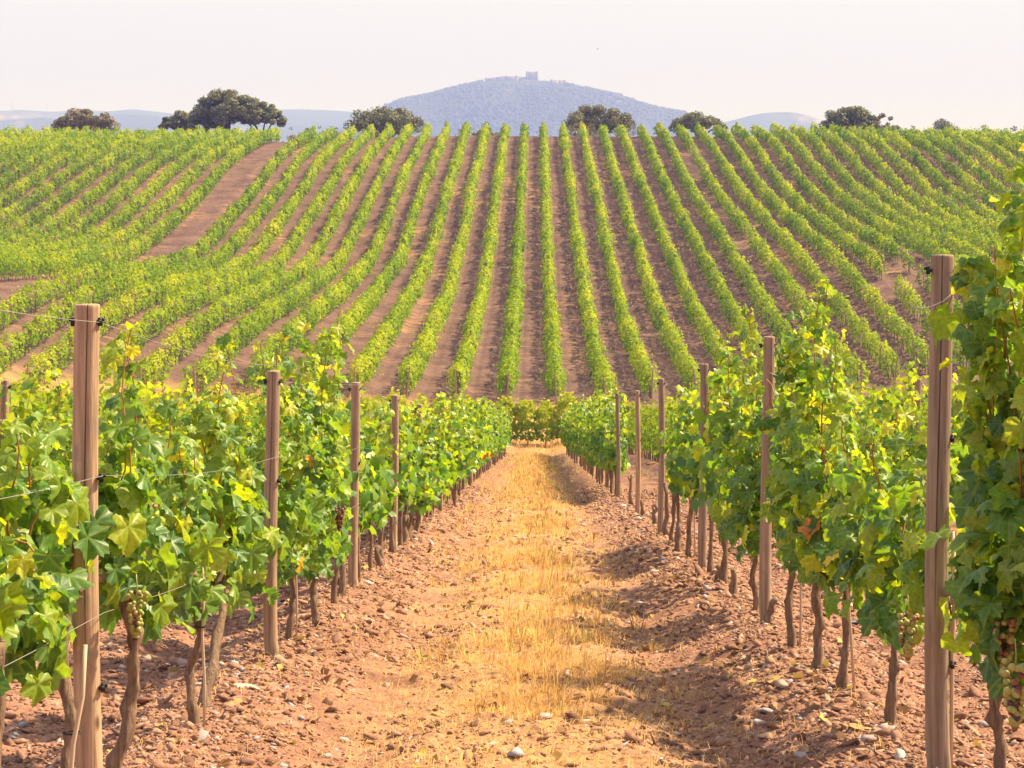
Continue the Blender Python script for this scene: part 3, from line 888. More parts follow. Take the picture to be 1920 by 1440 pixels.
# ---------------------------------------------------------------- hedge-like vine rows of the slopes
def vine_row(label, group, axis_x=None, axis_y=None, a0=0, a1=100, seed=0, gaps=(), dens=70, size=.10, wid=.46, top=1.62, bot=.42, zf=ground_base, posts=True, tone0=0.0):
    """a long trellised row; runs along Y at x = axis_x (or along X at y = axis_y)"""
    r = R_(seed)
    Ls = a1 - a0
    n = int(Ls * dens)
    s = r.uniform(a0, a1, n)
    ax = axis_x if axis_x is not None else axis_y
    far = np.clip((s - 100) / 220, 0, 1) if axis_x is not None else 0 * s
    if axis_x is not None:
        keep = r.uniform(0, 1, n) < (1 - .55 * far)
        s = s[keep]; far = far[keep]; n = len(s)
    q1, q2 = NZ[5], NZ[6]
    w = wid * (1 + .40 * q1(s * .9, s * 0 + ax) + .50 * q2(s * 2.0, s * 0 + ax * 1.7)) + .05
    tp = top * (1 + .12 * q1(s * .7, s * 0 + ax * 2.3 + 40) + .15 * q2(s * 2.1, s * 0 + ax * .7 + 9))
    tp = tp * (1 - .0 * far)
    u = r.uniform(-.35, math.pi + .35, n)                    # angle round the section, 0 = +side, pi/2 = top
    vi = np.floor(s / 1.05).astype(int) - int(a0 / 1.05) + 40
    fr_ = np.abs((s / 1.05) % 1.0 - .5) * 2                   # 0 at a vine, 1 between two
    nv = int(vi.max()) + 2
    fh = r.normal(1, .085, nv)[vi]; fw = r.normal(1, .20, nv)[vi]; gone = (r.uniform(0, 1, nv) < .014)[vi]; weak = (r.uniform(0, 1, nv) < .05)[vi]
    tp = tp * fh * (1 - .10 * fr_ ** 2) * np.where(weak, .78, 1); w = w * np.clip(fw, .5, 1.6) * (1 - .30 * fr_ ** 2) * np.where(weak, .65, 1)
    rr = np.clip(1 - np.abs(r.normal(0, .10, n)) + r.normal(0, .05, n), .5, 1.15)
    sx_ = np.cos(u) * w * rr
    zc = (tp + bot) / 2
    zz = zc + np.sign(np.sin(u)) * np.abs(np.sin(u)) ** .8 * (tp - bot) / 2 * rr
    low = r.uniform(0, 1, n) < .35
    zz = np.where(low, r.uniform(bot - .05, zc, n), zz)
    sx_ = np.where(low, np.sign(sx_) * w * r.uniform(.45, .95, n), sx_)
    spray = r.uniform(0, 1, n) < .10
    zz = np.where(spray, tp + np.abs(r.normal(0, .14, n)), zz)
    sx_ = np.where(spray, sx_ * .6, sx_)
    wild = r.uniform(0, 1, n) < .05
    sx_ = np.where(wild, sx_ * 1.5, sx_)
    o = np.stack([np.cos(u), r.normal(0, .35, n), np.sin(u) * .6 + .25], -1)
    m = ~(gone & (r.uniform(0, 1, n) < .85)) & ~(weak & (r.uniform(0, 1, n) < .4))
    for g0, g1, pr_ in gaps:
        m &= ~((s > g0) & (s < g1) & (r.uniform(0, 1, n) < pr_))
    drift = .10 * q1(s * .05, s * 0 + ax)
    if axis_x is not None:
        x = ax + sx_ + drift; yv = s; base = zf(x * 0 + ax, s)
    else:
        x = s; yv = ax + sx_; base = zf(s, s * 0 + ax); o = o[:, [1, 0, 2]]
    P_ = np.stack([x, yv, base + zz], -1)
    T_ = o * .4 + np.array([0, 0, -.7]) + r.normal(0, .45, (n, 3))
    N_ = o + r.normal(0, .30, (n, 3)) + np.array([0, 0, .2])
    S_ = size * r.uniform(.75, 1.3, n) * (1 + .8 * far)
    rowtone = r.normal(0, .04)
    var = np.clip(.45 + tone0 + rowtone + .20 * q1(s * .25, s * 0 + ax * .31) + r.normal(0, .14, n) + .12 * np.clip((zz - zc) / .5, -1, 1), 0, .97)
    yl = r.uniform(0, 1, n) < .004
    var[yl] = 1.0
    e = empty("vine_row", (ax, a0, 0) if axis_x is not None else (a0, ax, 0), label, "vine row", group)
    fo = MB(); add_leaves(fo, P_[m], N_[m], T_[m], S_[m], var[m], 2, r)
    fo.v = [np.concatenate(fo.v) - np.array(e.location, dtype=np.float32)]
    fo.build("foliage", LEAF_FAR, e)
    ts = np.arange(a0 + .3, a1, 1.05); ts = ts + r.normal(0, .1, len(ts))
    for g0, g1, pr_ in gaps:
        if pr_ > .8: ts = ts[~((ts > g0) & (ts < g1))]
    tb = MB(); k = len(ts)
    tx = (ts * 0 + ax) if axis_x is not None else ts
    ty = ts if axis_x is not None else (ts * 0 + ax)
    tz = zf(tx, ty)
    sq = np.array([(-1, -1), (1, -1), (1, 1), (-1, 1)]) * .026
    bt = np.stack([tx[:, None] + sq[None, :, 0], ty[:, None] + sq[None, :, 1], np.repeat((tz - .05)[:, None], 4, 1)], -1)
    lx = r.normal(0, .05, k); ly = r.normal(0, .08, k)
    tpv = bt * 1.0; tpv[..., 0] += lx[:, None]; tpv[..., 1] += ly[:, None]; tpv[..., 2] += .85
    V = np.concatenate([bt, tpv], 1)
    fq = np.array([(0, 1, 5, 4), (1, 2, 6, 5), (2, 3, 7, 6), (3, 0, 4, 7)])
    tb.add(V.reshape(-1, 3) - np.array(e.location), (fq[None] + (np.arange(k) * 8)[:, None, None]).reshape(-1, 4), var=.4)
    tr_ = tb.build("trunks", BARK, e)
    tr_['kind'] = 'stuff'
    if posts:
        for j, ps in enumerate(np.concatenate([[a0 - .15], np.arange(a0 + 6 * r.integers(1, 4), a1, 18.0)])):
            hx, hy = (ax, ps) if axis_x is not None else (ps, ax)
            o_ = bpy.data.objects.new("post", ROWPOST[int(r.integers(0, 3))]); COL.objects.link(o_); o_.parent = e
            o_.location = Vector((hx, hy, float(zf(np.array(hx), np.array(hy))))) - e.location
            o_.rotation_euler = (r.normal(0, .04), r.normal(0, .05), 0)
    return e


ROWPOST = []
for k in range(3):
    mb = post_mb(1.68 + .06 * k, .042, 900 + k, False); ROWPOST.append(mb.mesh("post", WOODFAR))

# near slope: rows further out on both sides of the path
for side, nm in ((-1, "left"), (1, "right")):
    vine_row(f"far end of the second vine row {nm} of the path, merging down into the valley", "vine rows of the near slope", axis_x=side * 4.2, a0=46, a1=98, seed=600 + side, dens=150, size=.085, wid=.40, top=1.62 if side < 0 else 1.75)
    for k in range(3, 10 if side < 0 else 9):
        x = side * (1.4 + 2.8 * (k - 1))
        y0 = max(22.0, abs(x) * 4 - 4)
        vine_row(f"{ORD[k]} vine row out from the path on its {nm}, seen over the nearer vines", "vine rows of the near slope", axis_x=x, a0=y0, a1=98, seed=620 + k * 2 + side, dens=130 if k < 5 else 100, size=.088, wid=.40,
                 top=1.62 if side < 0 else 1.78)
vine_row("vine row crossing the valley floor at the end of the grassy path", "vine rows of the valley floor", axis_y=106.0, a0=-27, a1=27, seed=700, dens=700, size=.11, wid=.5, top=1.95, bot=.35, tone0=.22)

# hillside
def xl(k): return -1.65 - 2.8 * (k - 1)
def xr(k): return 1.15 + 2.8 * k
LSTART = {1: 120, 2: 120, 3: 120, 4: 119, 5: 118, 6: 117, 7: 116, 8: 115, 9: 114, 10: 113, 11: 113, 12: 113}
RSTART = {0: 120, 1: 121, 2: 124, 3: 128, 4: 131, 5: 133, 6: 134, 7: 136, 8: 140, 9: 143}
GAPS = {('L', 12): [(284, 290, .95), (272, 280, .5), (202, 204, .9)], ('L', 11): [(300, 312, .4)], ('R', 7): [(262, 283, .7), (283, 287, 1), (205, 211, .97), (228, 236, .4)],
        ('R', 10): [(172, 180, .98), (160, 163, .8)], ('R', 11): [(176, 182, 1), (184, 188, .9)], ('R', 9): [(184, 187, .7)], ('R', 3): [(183, 186, .5)], ('R', 12): [(164, 169, .8)], ('L', 8): [(122, 125, .6)]}
for k in range(1, 31):
    if k == 13: continue
    a0 = LSTART.get(k, max(125, abs(xl(k)) * 3.86 - 12)); a1 = 313 if k < 13 else 316
    vine_row(f"{ORD[k if k < 13 else k - 1]} hillside vine row to the left of the line below the castle", "vine rows climbing the hillside", axis_x=xl(k), a0=a0, a1=a1, seed=1000 + k, gaps=GAPS.get(('L', k), ()),
             dens=165, wid=.40 if k < 13 else .37, top=1.66 if k < 13 else 1.78, bot=.36)
for k in range(0, 25):
    a0 = RSTART.get(k, max(144, xr(k) * 4.3 - 8)); a1 = 313
    vine_row(f"{ORD[k + 1]} hillside vine row to the right of the line below the castle", "vine rows climbing the hillside", axis_x=xr(k), a0=a0, a1=a1, seed=1100 + k, gaps=GAPS.get(('R', k), ()), dens=160, wid=.40, top=1.64 if k < 12 else 1.80, bot=.36)
# ---------------------------------------------------------------- trees on the crest
def tree(name, px0, px1, ytop, dist, label, seed, mat=LEAF_OAK, nclump=26, trunk=True, leaf=.22, n=9000, ybase=252, flat=.62, openness=.15, group="oak trees along the crest", limbs=3, cs=.70):
    """crown given by its picture extent at a real distance; built as a real tree standing on the ground there"""
    r = R_(seed)
    F = 4000.0
    X = ((px0 + px1) / 2 - 1004.7) * dist / F
    Wd = (px1 - px0) / 2 * dist / F
    zt = (400 - ytop) * dist / F
    g = float(ground_h(X, dist))
    zb = (400 - ybase) * dist / F
    H = zt - g
    e = empty(name, (X, dist, g), label, "tree" if trunk else "bush", group)
    cbot = max(.9, min(zb - g - .5, H * .45)) if trunk else 0.0
    cl = []
    for i in range(int(nclump * (1.5 if dist < 500 and trunk else 1))):
        a = r.uniform(0, 6.283); q_ = math.sqrt(r.uniform(0, 1))
        xx = math.cos(a) * q_ * Wd * .82; yy = math.sin(a) * q_ * Wd * .78
        dome = math.sqrt(max(0, 1 - (q_ * .92) ** 2)) ** (1.0 if dist < 500 else .35)
        zz = cbot + (H - cbot) * (r.uniform(.25, 1.0) ** .7) * (0.30 + .62 * dome)
        rr = Wd * r.uniform(.20, .40) * (1.12 - .3 * q_) * (cs if dist < 500 else 1.5)
        zz = min(zz, H - rr * .62)
        if not trunk: rr = max(Wd * .33, H * .20); zz = min(H * r.uniform(.08, .8) * (.45 + .55 * dome), H - rr * .6)
        cl.append((xx, yy, zz, rr))
    cl.append((Wd * .80, 0, cbot + (H - cbot) * .38, Wd * .26)); cl.append((-Wd * .80, 0, cbot + (H - cbot) * .38, Wd * .26)); cl.append((0, 0, H - Wd * .22 * .7, Wd * .22))
    cl = np.array(cl)
    wt = cl[:, 3] ** 2; wi = r.choice(len(cl), n, p=wt / wt.sum())
    d = nrm(r.normal(0, 1, (n, 3))); rad_ = cl[wi, 3] * np.clip(1 - np.abs(r.normal(0, .22, n)) + (r.uniform(0, 1, n) < .12) * .15, .2, 1.2)
    P_ = cl[wi, :3] + d * rad_[:, None] * np.array([1, 1, .72])
    tone = r.normal(0, .10, len(cl))[wi]
    var = np.clip(.45 + tone + r.normal(0, .2, n), 0, 1)
    ok = P_[:, 2] > .05
    fo = MB(); add_leaves(fo, P_[ok], (d + r.normal(0, .5, (n, 3)))[ok], (r.normal(0, 1, (n, 3)))[ok], leaf * r.uniform(.6, 1.3, n)[ok], var[ok], 2, r)
    if trunk:
        tb = MB(); s = np.linspace(0, 1, 7)
        fork = cbot * .75
        tb.add(*tube(np.stack([.15 * np.sin(s * 3) * fork / 3, 0 * s, -.2 + s * (fork + .2)], -1), Wd * .075 + Wd * .03 * (1 - s) ** 3, 10, True, .06, r))
        for i in range(limbs + 3):
            c = cl[int(r.integers(0, len(cl)))]
            p0 = np.array([.1 * np.sin(3) * fork / 3, 0, fork - .1]); m_ = (p0 + c[:3]) / 2 + r.normal(0, .3, 3) + [0, 0, .2]
            t_ = np.linspace(0, 1, 8)[:, None]
            pth = (1 - t_) ** 2 * p0 + 2 * t_ * (1 - t_) * m_ + t_ ** 2 * c[:3]
            tb.add(*tube(pth, np.linspace(Wd * .045, Wd * .012, 8), 7, True, .08, r))
        tb.build("trunk", OAKBARK, e, True)
    fo.build("crown", mat, e)
    return e


tree("oak_tree", 97, 222, 203, 352, "rounded brownish oak at the far left of the crest", 1, LEAF_BROWN, 30, True, .20, 9000)
tree("oak_tree", 298, 372, 208, 350, "small dark round oak just left of the biggest oak", 2, LEAF_OAK, 22, True, .2, 8500)
tree("oak_tree", 345, 425, 206, 356, "dark oak filling the gap behind the biggest oak", 3, LEAF_OAK, 22, True, .2, 8500)
tree("oak_tree", 358, 497, 168, 352, "biggest oak on the crest, broad crown with open limbs showing", 4, LEAF_OAK, 46, True, .2, 25000, ybase=240)
tree("oak_tree", 450, 536, 190, 353, "light open-branched oak joined to the right of the biggest oak", 5, LEAF_OAK, 28, True, .18, 10500, ybase=240)
tree("oak_tree", 648, 795, 200, 350, "wide dome-shaped dark oak left of the castle hill", 6, LEAF_OAK, 38, True, .2, 12500)
tree("bush", 695, 722, 230, 330, "small brown bush in front of the wide dome-shaped oak", 7, LEAF_BROWN, 7, False, .14, 1100, group="bushes along the crest")
tree("bush", 886, 938, 229, 330, "low dark bush on the crest below the left end of the castle hill top", 8, LEAF_OAK, 10, False, .15, 2400, group="bushes along the crest")
tree("bush", 850, 880, 240, 330, "sparse bare little bush left of the low dark bush", 9, LEAF_BROWN, 7, False, .12, 350, group="bushes along the crest")
tree("oak_tree", 1058, 1190, 196, 350, "wide dark oak on the crest right of the castle tower", 10, LEAF_OAK, 30, True, .2, 10500)
tree("bush", 1050, 1130, 228, 328, "reddish brown bush at the foot of the wide oak right of the castle", 11, LEAF_BROWN, 12, False, .14, 2200, group="bushes along the crest")
tree("bush", 1150, 1215, 226, 330, "thin twiggy bush right of the wide dark oak", 12, LEAF_BROWN, 10, False, .12, 800, group="bushes along the crest")
tree("oak_tree", 1256, 1362, 209, 352, "low greyish oak between the castle hill and the small hill", 13, LEAF_OAK, 24, True, .2, 7000)
tree("oak_tree", 1538, 1650, 200, 352, "dense dark oak near the right end of the crest", 14, LEAF_OAK, 30, True, .2, 10500)
tree("oak_tree", 1622, 1686, 212, 356, "small oak leaning against the right side of the dense dark oak", 15, LEAF_BROWN, 12, True, .18, 2200)
tree("tree", 1738, 1797, 223, 560, "small lone dark tree against the sky at the far right", 16, LEAF_OAK, 12, True, .28, 2600, ybase=246, group="distant trees")
tree("tree", 1804, 1888, 233, 600, "low distant tree at the far right, left one of the pair", 17, LEAF_OAK, 12, True, .3, 2400, group="distant trees")
tree("tree", 1868, 1935, 236, 600, "low distant tree cut by the right edge of the picture", 18, LEAF_OAK, 12, True, .3, 2000, group="distant trees")
tree("tree", 1684, 1740, 235, 560, "low distant tree between the small oak and the lone tree", 19, LEAF_OAK, 9, True, .28, 1400, group="distant trees")
for k, (a, b, t) in enumerate(((526, 566, 238), (560, 590, 240), (578, 620, 235), (614, 648, 238))):
    tree("bush", a, b, t, 345, f"low bush between the light oak and the wide dome-shaped oak, {ORD[k + 1]} from the left", 30 + k, LEAF_OAK, 8, False, .16, 1000, group="bushes along the crest")

# ---------------------------------------------------------------- hills
def hill(name, prof, D, depth, seed, rough, nxs=420, nys=60, label=None, base=-45):
    """a hill at distance D whose crest follows the profile (px, py)"""
    px = np.linspace(prof[0][0], prof[-1][0], nxs)
    py = np.interp(px, [p[0] for p in prof], [p[1] for p in prof])
    k = np.ones(7) / 7; py = np.convolve(np.pad(py, 3, mode='edge'), k, mode='valid')
    X = (px - 1004.7) * D / 4000.0
    Zc = (400 - py) * D / 4000.0
    t = np.linspace(-1, 1, nys)
    XX, TT = np.meshgrid(X, t)
    sh = np.exp(-(TT * 2.2) ** 2) - math.exp(-4.84)
    ZZ = base + (Zc[None] - base) * sh / (1 - math.exp(-4.84))
    nzs = NZ[seed % 8]
    ZZ = ZZ + rough * (.6 * nzs(XX / (D * .013) + 3, TT * depth / (D * .03)) * (1 - np.exp(-(TT * 4) ** 2)) + .12 * NZ[3](XX / (D * .004), TT * depth / (D * .004)) * (1 - np.exp(-(TT * 4) ** 2)) + .05 * NZ[1](XX / (D * .0013), TT * depth / (D * .0013)))
    idx = np.arange(nxs * nys).reshape(nys, nxs)
    q = np.stack([idx[:-1, :-1], idx[:-1, 1:], idx[1:, 1:], idx[1:, :-1]], -1).reshape(-1, 4)
    mb = MB(); mb.add(np.stack([XX, D + TT * depth, ZZ], -1), q)
    o = mb.build(name, HILL, smooth=True)
    tag(o, label, kind='structure')
    return X, Zc


PROF = [(560, 262), (620, 250), (680, 228), (720, 204), (745, 192), (770, 186), (800, 180), (830, 172), (852, 166), (880, 160), (905, 154), (925, 152), (985, 151), (1020, 152), (1058, 158), (1080, 164), (1115, 170), (1160, 181),
        (1195, 194), (1235, 205), (1280, 212), (1320, 222), (1370, 238), (1430, 262)]
hill("hill", PROF, 6000, 1350, 2, 30, 620, 90, "conical wooded hill fading to blue under the castle")
hill("hill", [(-260, 215), (-100, 210), (0, 208), (40, 206), (100, 210), (150, 207), (200, 209), (250, 205), (300, 210), (340, 215), (380, 218), (430, 212), (500, 206), (560, 205), (620, 207), (670, 211), (720, 218), (800, 226), (900, 236), (1050, 250)], 8300, 1000, 5, 16, 520, 60, "long low pale ridge behind the oaks on the left")
hill("hill", [(-260, 228), (0, 226), (80, 220), (150, 224), (220, 214), (280, 216), (330, 226), (400, 232), (520, 235), (650, 238), (760, 245)], 6900, 800, 3, 14, 420, 60, "nearer pale ridge with bare fields at the far left")
hill("hill", [(1250, 250), (1310, 240), (1345, 232), (1375, 225), (1405, 217), (1430, 212), (1460, 210), (1490, 211), (1515, 217), (1540, 226), (1580, 238), (1650, 250)], 8000, 900, 6, 10, 300, 60, "small rounded blue hill right of the castle hill")

# trees along the hill's outline and slopes
def hill_woods(prof, D, depth, n, seed, label):
    r = R_(seed); mb = MB(); v, t = sphere_tpl()
    px = r.uniform(prof[3][0], prof[-4][0], n)
    tt = np.where(r.uniform(0, 1, n) < .14, r.uniform(-.05, .02, n), -r.uniform(0, .55, n))
    py = np.interp(px, [p[0] for p in prof], [p[1] for p in prof])
    X = (px - 1004.7) * D / 4000; Zc = (400 - py) * D / 4000
    Z = -45 + (Zc + 45) * (np.exp(-(tt * 2.2) ** 2) - math.exp(-4.84)) / (1 - math.exp(-4.84))
    for i in range(n):
        if 905 < px[i] < 1062 and tt[i] > -.1: continue
        s = r.uniform(1.4, 3.6) * D / 4000 * (1.35 if r.uniform() < .08 else 1)
        mb.add(v * [s, s, s * r.uniform(.8, 1.3)] * (1 + r.normal(0, .12, (len(v), 1))) + [X[i], D + tt[i] * depth, Z[i] + s * .3], t=t, var=float(r.uniform(0, 1)))
    tag(mb.build("woods", WOODS), label, kind='stuff')


hill_woods(PROF, 6000, 1350, 11000, 5, "woods covering the castle hill")

# ---------------------------------------------------------------- castle
CS = 1.5          # the castle hill stands 6 km away
cz = (400 - 152) * 1.0
cas = empty("castle", (-9 * CS, 3990 * CS, (cz - 4) * CS), "square stone castle keep with round corner towers on the hilltop", "castle")
mb = MB()
mb.add(*box(2, 0, 8.5, 19, 19, 21)); mb.add(*box(2, 0, 19.4, 19.6, 19.6, .8))
mb.build("keep", CASTLE, cas)
for sx_, sy_ in ((-1, -1), (1, -1), (-1, 1), (1, 1)):
    mb = MB(); mb.add(*tube([(2 + sx_ * 9.2, sy_ * 9.2, -2), (2 + sx_ * 9.2, sy_ * 9.2, 20.0)], [2.5, 2.3], 18), var=.7)
    mb.add(*tube([(2 + sx_ * 9.2, sy_ * 9.2, 20.0), (2 + sx_ * 9.2, sy_ * 9.2, 20.7)], [2.6, 2.6], 18), var=.7)
    mb.build("tower", CASTLE, cas)
for k in range(3):
    for zz in (8, 14):
        mb = MB(); mb.add(*box(-3 + k * 5, -9.6, zz, 1.2, .5, 2.0)); mb.build("window", BLACK, cas)
cas.scale = (CS, CS, CS)
church = empty("church", (-24 * CS, 3985 * CS, (cz - 4) * CS), "small low church beside the left foot of the castle keep", "church")
mb = MB(); mb.add(*box(0, 0, 5, 10, 8, 7)); mb.build("wall", CASTLE, church)
mb = MB(); mb.add(np.array([[-5.5, -4.5, 8.52], [5.5, -4.5, 8.52], [5.5, 4.5, 8.52], [-5.5, 4.5, 8.52], [-5.5, 0, 11], [5.5, 0, 11]]), [(0, 1, 5, 4), (2, 3, 4, 5), (0, 3, 2, 1)], [(0, 4, 3), (1, 2, 5)]); mb.build("roof", WOODFAR, church)
mb = MB(); mb.add(*box(-6.8, 0, 6.5, 3.4, 3.4, 10)); mb.build("bell_tower", CASTLE, church)


church.scale = (CS, CS, CS)


def rampart(pts, h, label):
    e = empty("fortress_wall", (pts[0][0] * CS, pts[0][1] * CS, pts[0][2] * CS), label, "wall", "ruined fortress walls round the hilltop")
    e.scale = (CS, CS, CS)
    mb = MB(); o_ = np.array(pts[0])
    for a, b in zip(pts[:-1], pts[1:]):
        a = np.array(a) - o_; b = np.array(b) - o_; d = nrm(b - a); s = np.array([-d[1], d[0], 0]) * 1.2
        v = [a - s - [0, 0, 8], b - s - [0, 0, 8], b + s - [0, 0, 8], a + s - [0, 0, 8], a - s + [0, 0, h], b - s + [0, 0, h], b + s + [0, 0, h], a + s + [0, 0, h]]
        mb.add(np.array(v), [(0, 3, 2, 1), (4, 5, 6, 7), (0, 1, 5, 4), (1, 2, 6, 5), (2, 3, 7, 6), (3, 0, 4, 7)])
    mb.build("curtain_wall", CASTLE, e)
    for p in (pts[0], pts[-1]):
        p = np.array(p) - o_
        t_ = MB(); t_.add(*tube([p - [0, 0, 8], p + [0, 0, h + 1.2]], [3.4, 3.2], 14), var=.6); t_.build("turret", CASTLE, e)


rampart([(-92, 3975, cz - 3), (-74, 3968, cz - 1), (-58, 3966, cz + 1.5), (-36, 3970, cz + 1.0)], 6.0, "low ruined wall on the left shoulder of the castle hilltop")
rampart([(-36, 3968, cz - 4), (-10, 3962, cz - 5), (14, 3960, cz - 6), (30, 3962, cz - 6)], 4.5, "pale terrace wall right in front of the castle keep")
rampart([(30, 3962, cz - 8), (42, 3966, cz - 8), (54, 3975, cz - 8.5)], 7.5, "sturdy ruined wall on the right shoulder of the castle hilltop")

# ---------------------------------------------------------------- pylons, masts, bird
def mast(px, ytop, D, lattice, label):
    X = (px - 1004.7) * D / 4000; zt = (400 - ytop) * D / 4000; zb = (400 - 212) * D / 4000 - 18
    mb = MB(); H = zt - zb
    if lattice:
        for s in (-1, 1):
            mb.add(*tube([(s * 5, 0, 0), (s * 1.2, 0, H)], .55, 4))
        for k in range(7):
            a = k / 7; b = (k + 1) / 7
            mb.add(*tube([((5 - 3.8 * a), 0, H * a), (-(5 - 3.8 * b), 0, H * b)], .35, 4)); mb.add(*tube([(-(5 - 3.8 * a), 0, H * a), ((5 - 3.8 * b), 0, H * b)], .35, 4))
        for zz in (.72, .84, .97):
            mb.add(*tube([(-12, 0, H * zz), (12, 0, H * zz)], .45, 4))
    else:
        mb.add(*tube([(0, 0, 0), (0, 0, H)], [1.3, .8], 6)); mb.add(*tube([(0, 0, H * .5), (0, 0, H * .55)], [2.2, 2.2], 6))
    tag(mb.build("pylon" if lattice else "mast", WIRE, None, False, (X, D, zb)), label, "pylon" if lattice else "mast", "pylons and masts on the far ridge")


mast(22, 189, 9500, True, "faint lattice pylon at the far left of the ridge")
mast(88, 194, 9500, True, "faint lattice pylon nearer the leftmost brownish oak")
mast(567, 182, 9500, False, "thin left mast of the pair right of the oaks")
mast(579, 182, 9500, False, "thin right mast of the pair right of the oaks")
mb = MB()
bx_, bz_ = (1121 - 1004.7) * 300 / 4000, (400 - 92) * 300 / 4000
mb.add(*tube([(-.14, 0, 0), (-.06, 0, .02), (.05, 0, .02), (.13, 0, -.01)], [.01, .045, .05, .012], 8))
for s in (-1, 1):
    mb.add(np.array([[.05, 0, .03], [-.05, 0, .03], [-.07, s * .18, .09], [.03, s * .2, .10], [-.04, s * .36, .02]]), t=[(0, 1, 2), (0, 2, 3), (3, 2, 4)])
tag(mb.build("bird", BLACK, None, False, (bx_, 300, bz_)), "tiny dark bird flying in the pale sky right of the castle", "bird")

# ---------------------------------------------------------------- dry grass, gravel, stones
def blades(mb, x, y, ln, lean, az, wd, var, z0=None):
    n = len(x)
    z = ground_h(x, y) if z0 is None else z0
    d = np.stack([np.cos(az), np.sin(az), 0 * az], -1)
    s = np.stack([-np.sin(az + .6), np.cos(az + .6), 0 * az], -1) * wd[:, None] / 2
    b = np.stack([x, y, z - .004], -1)
    m = b + d * (ln * lean * .35)[:, None] + np.array([0, 0, 1.]) * (ln * (1 - .45 * lean) * .58)[:, None]
    t = b + d * (ln * lean)[:, None] + np.array([0, 0, 1.]) * (ln * (1 - lean) + .008)[:, None]
    V = np.stack([b - s, b + s, m + s * .8, m - s * .8, t], 1).reshape(-1, 3)
    o = np.arange(n) * 5
    mb.add(V, np.stack([o, o + 1, o + 2, o + 3], -1), np.stack([o + 3, o + 2, o + 4], -1), np.repeat(var, 5))


r = R_(5)
mb = MB()
# tufts down the middle of the path
for (ya, yb, nt_, nb, l0, l1, wd0) in ((6.0, 12, 520, 24, .04, .15, .0030), (12, 24, 760, 17, .05, .15, .005), (24, 50, 1400, 11, .06, .16, .010), (50, 104, 2300, 8, .08, .2, .020)):
    ty = r.uniform(ya, yb, nt_)
    half_l = np.interp(ty, [6, 10, 24, 100], [.42, .50, .85, .85]); half_r = np.interp(ty, [6, 10, 24, 100], [.62, .56, .58, .6])
    u = r.normal(0, .48, nt_); u = np.clip(u, -1.25, 1.25)
    tx = np.where(u < 0, u * half_l, u * half_r)
    cl = NZ[5](tx * 2.2 + 3, ty * .9)
    k = cl > -.08 + .12 * (ty > 20)
    tx, ty, cl = tx[k], ty[k], cl[k]
    X = np.repeat(tx, nb); Y = np.repeat(ty, nb); n = len(X)
    az = r.uniform(0, 6.28, n); rr = np.abs(r.normal(0, .022, n)) * (1 + ya * .03)
    big = np.repeat(r.uniform(.6, 1.25, len(tx)) * (1 + .5 * cl), nb)
    tone = np.repeat(r.normal(.48, .22, len(tx)) + .45 * (r.uniform(0, 1, len(tx)) < .035), nb)
    blades(mb, X + rr * np.cos(az), Y + rr * np.sin(az), r.uniform(l0, l1, n) * big, r.uniform(.15, .95, n), az, wd0 * r.uniform(.6, 1.4, n), np.clip(tone + r.normal(0, .14, n), 0, 1))
# loose straw lying flat
for (ya, yb, n, wd0) in ((6.0, 12, 11000, .0026), (12, 24, 12000, .004), (24, 50, 9000, .008), (50, 104, 6000, .016)):
    y_ = r.uniform(ya, yb, n); x_ = r.normal(0, .58, n) + r.choice([0, 0, 0, -.3], n)
    blades(mb, x_, y_, r.uniform(.03, .11, n) * (1 + ya * .012), r.uniform(.86, 1.0, n), r.uniform(0, 6.28, n), wd0 * r.uniform(.6, 1.3, n), np.clip(r.normal(.45, .2, n), 0, .93))
# scattered weeds along the rows and in the lanes beside
n = 5200
y_ = 8 + 90 * r.uniform(0, 1, n) ** 1.4; x_ = r.choice([-1.4, 1.42, -4.2, 4.2, -2.8, 2.8], n) + r.normal(0, .28, n)
blades(mb, x_, y_, r.uniform(.03, .12, n) * (1 + y_ * .006), r.uniform(.2, .9, n), r.uniform(0, 6.28, n), .0022 + y_ * .00022, np.clip(r.normal(.4, .2, n) + .5 * (NZ[2](x_, y_ * .35) > .55), 0, 1))
# tall dry weeds in the valley and under the cross row
n = 16000
x_ = r.uniform(-28, 30, n); y_ = np.where(r.uniform(0, 1, n) < .5, r.normal(105.4, .8, n), r.uniform(99, 121, n))
blades(mb, x_, y_, r.uniform(.15, .5, n), r.uniform(.05, .6, n), r.uniform(0, 6.28, n), r.uniform(.015, .03, n), np.clip(r.normal(.5, .2, n), 0, 1))
tag(mb.build("dry_grass", STRAW), "golden dry grass and straw down the middle of the path", kind='stuff')


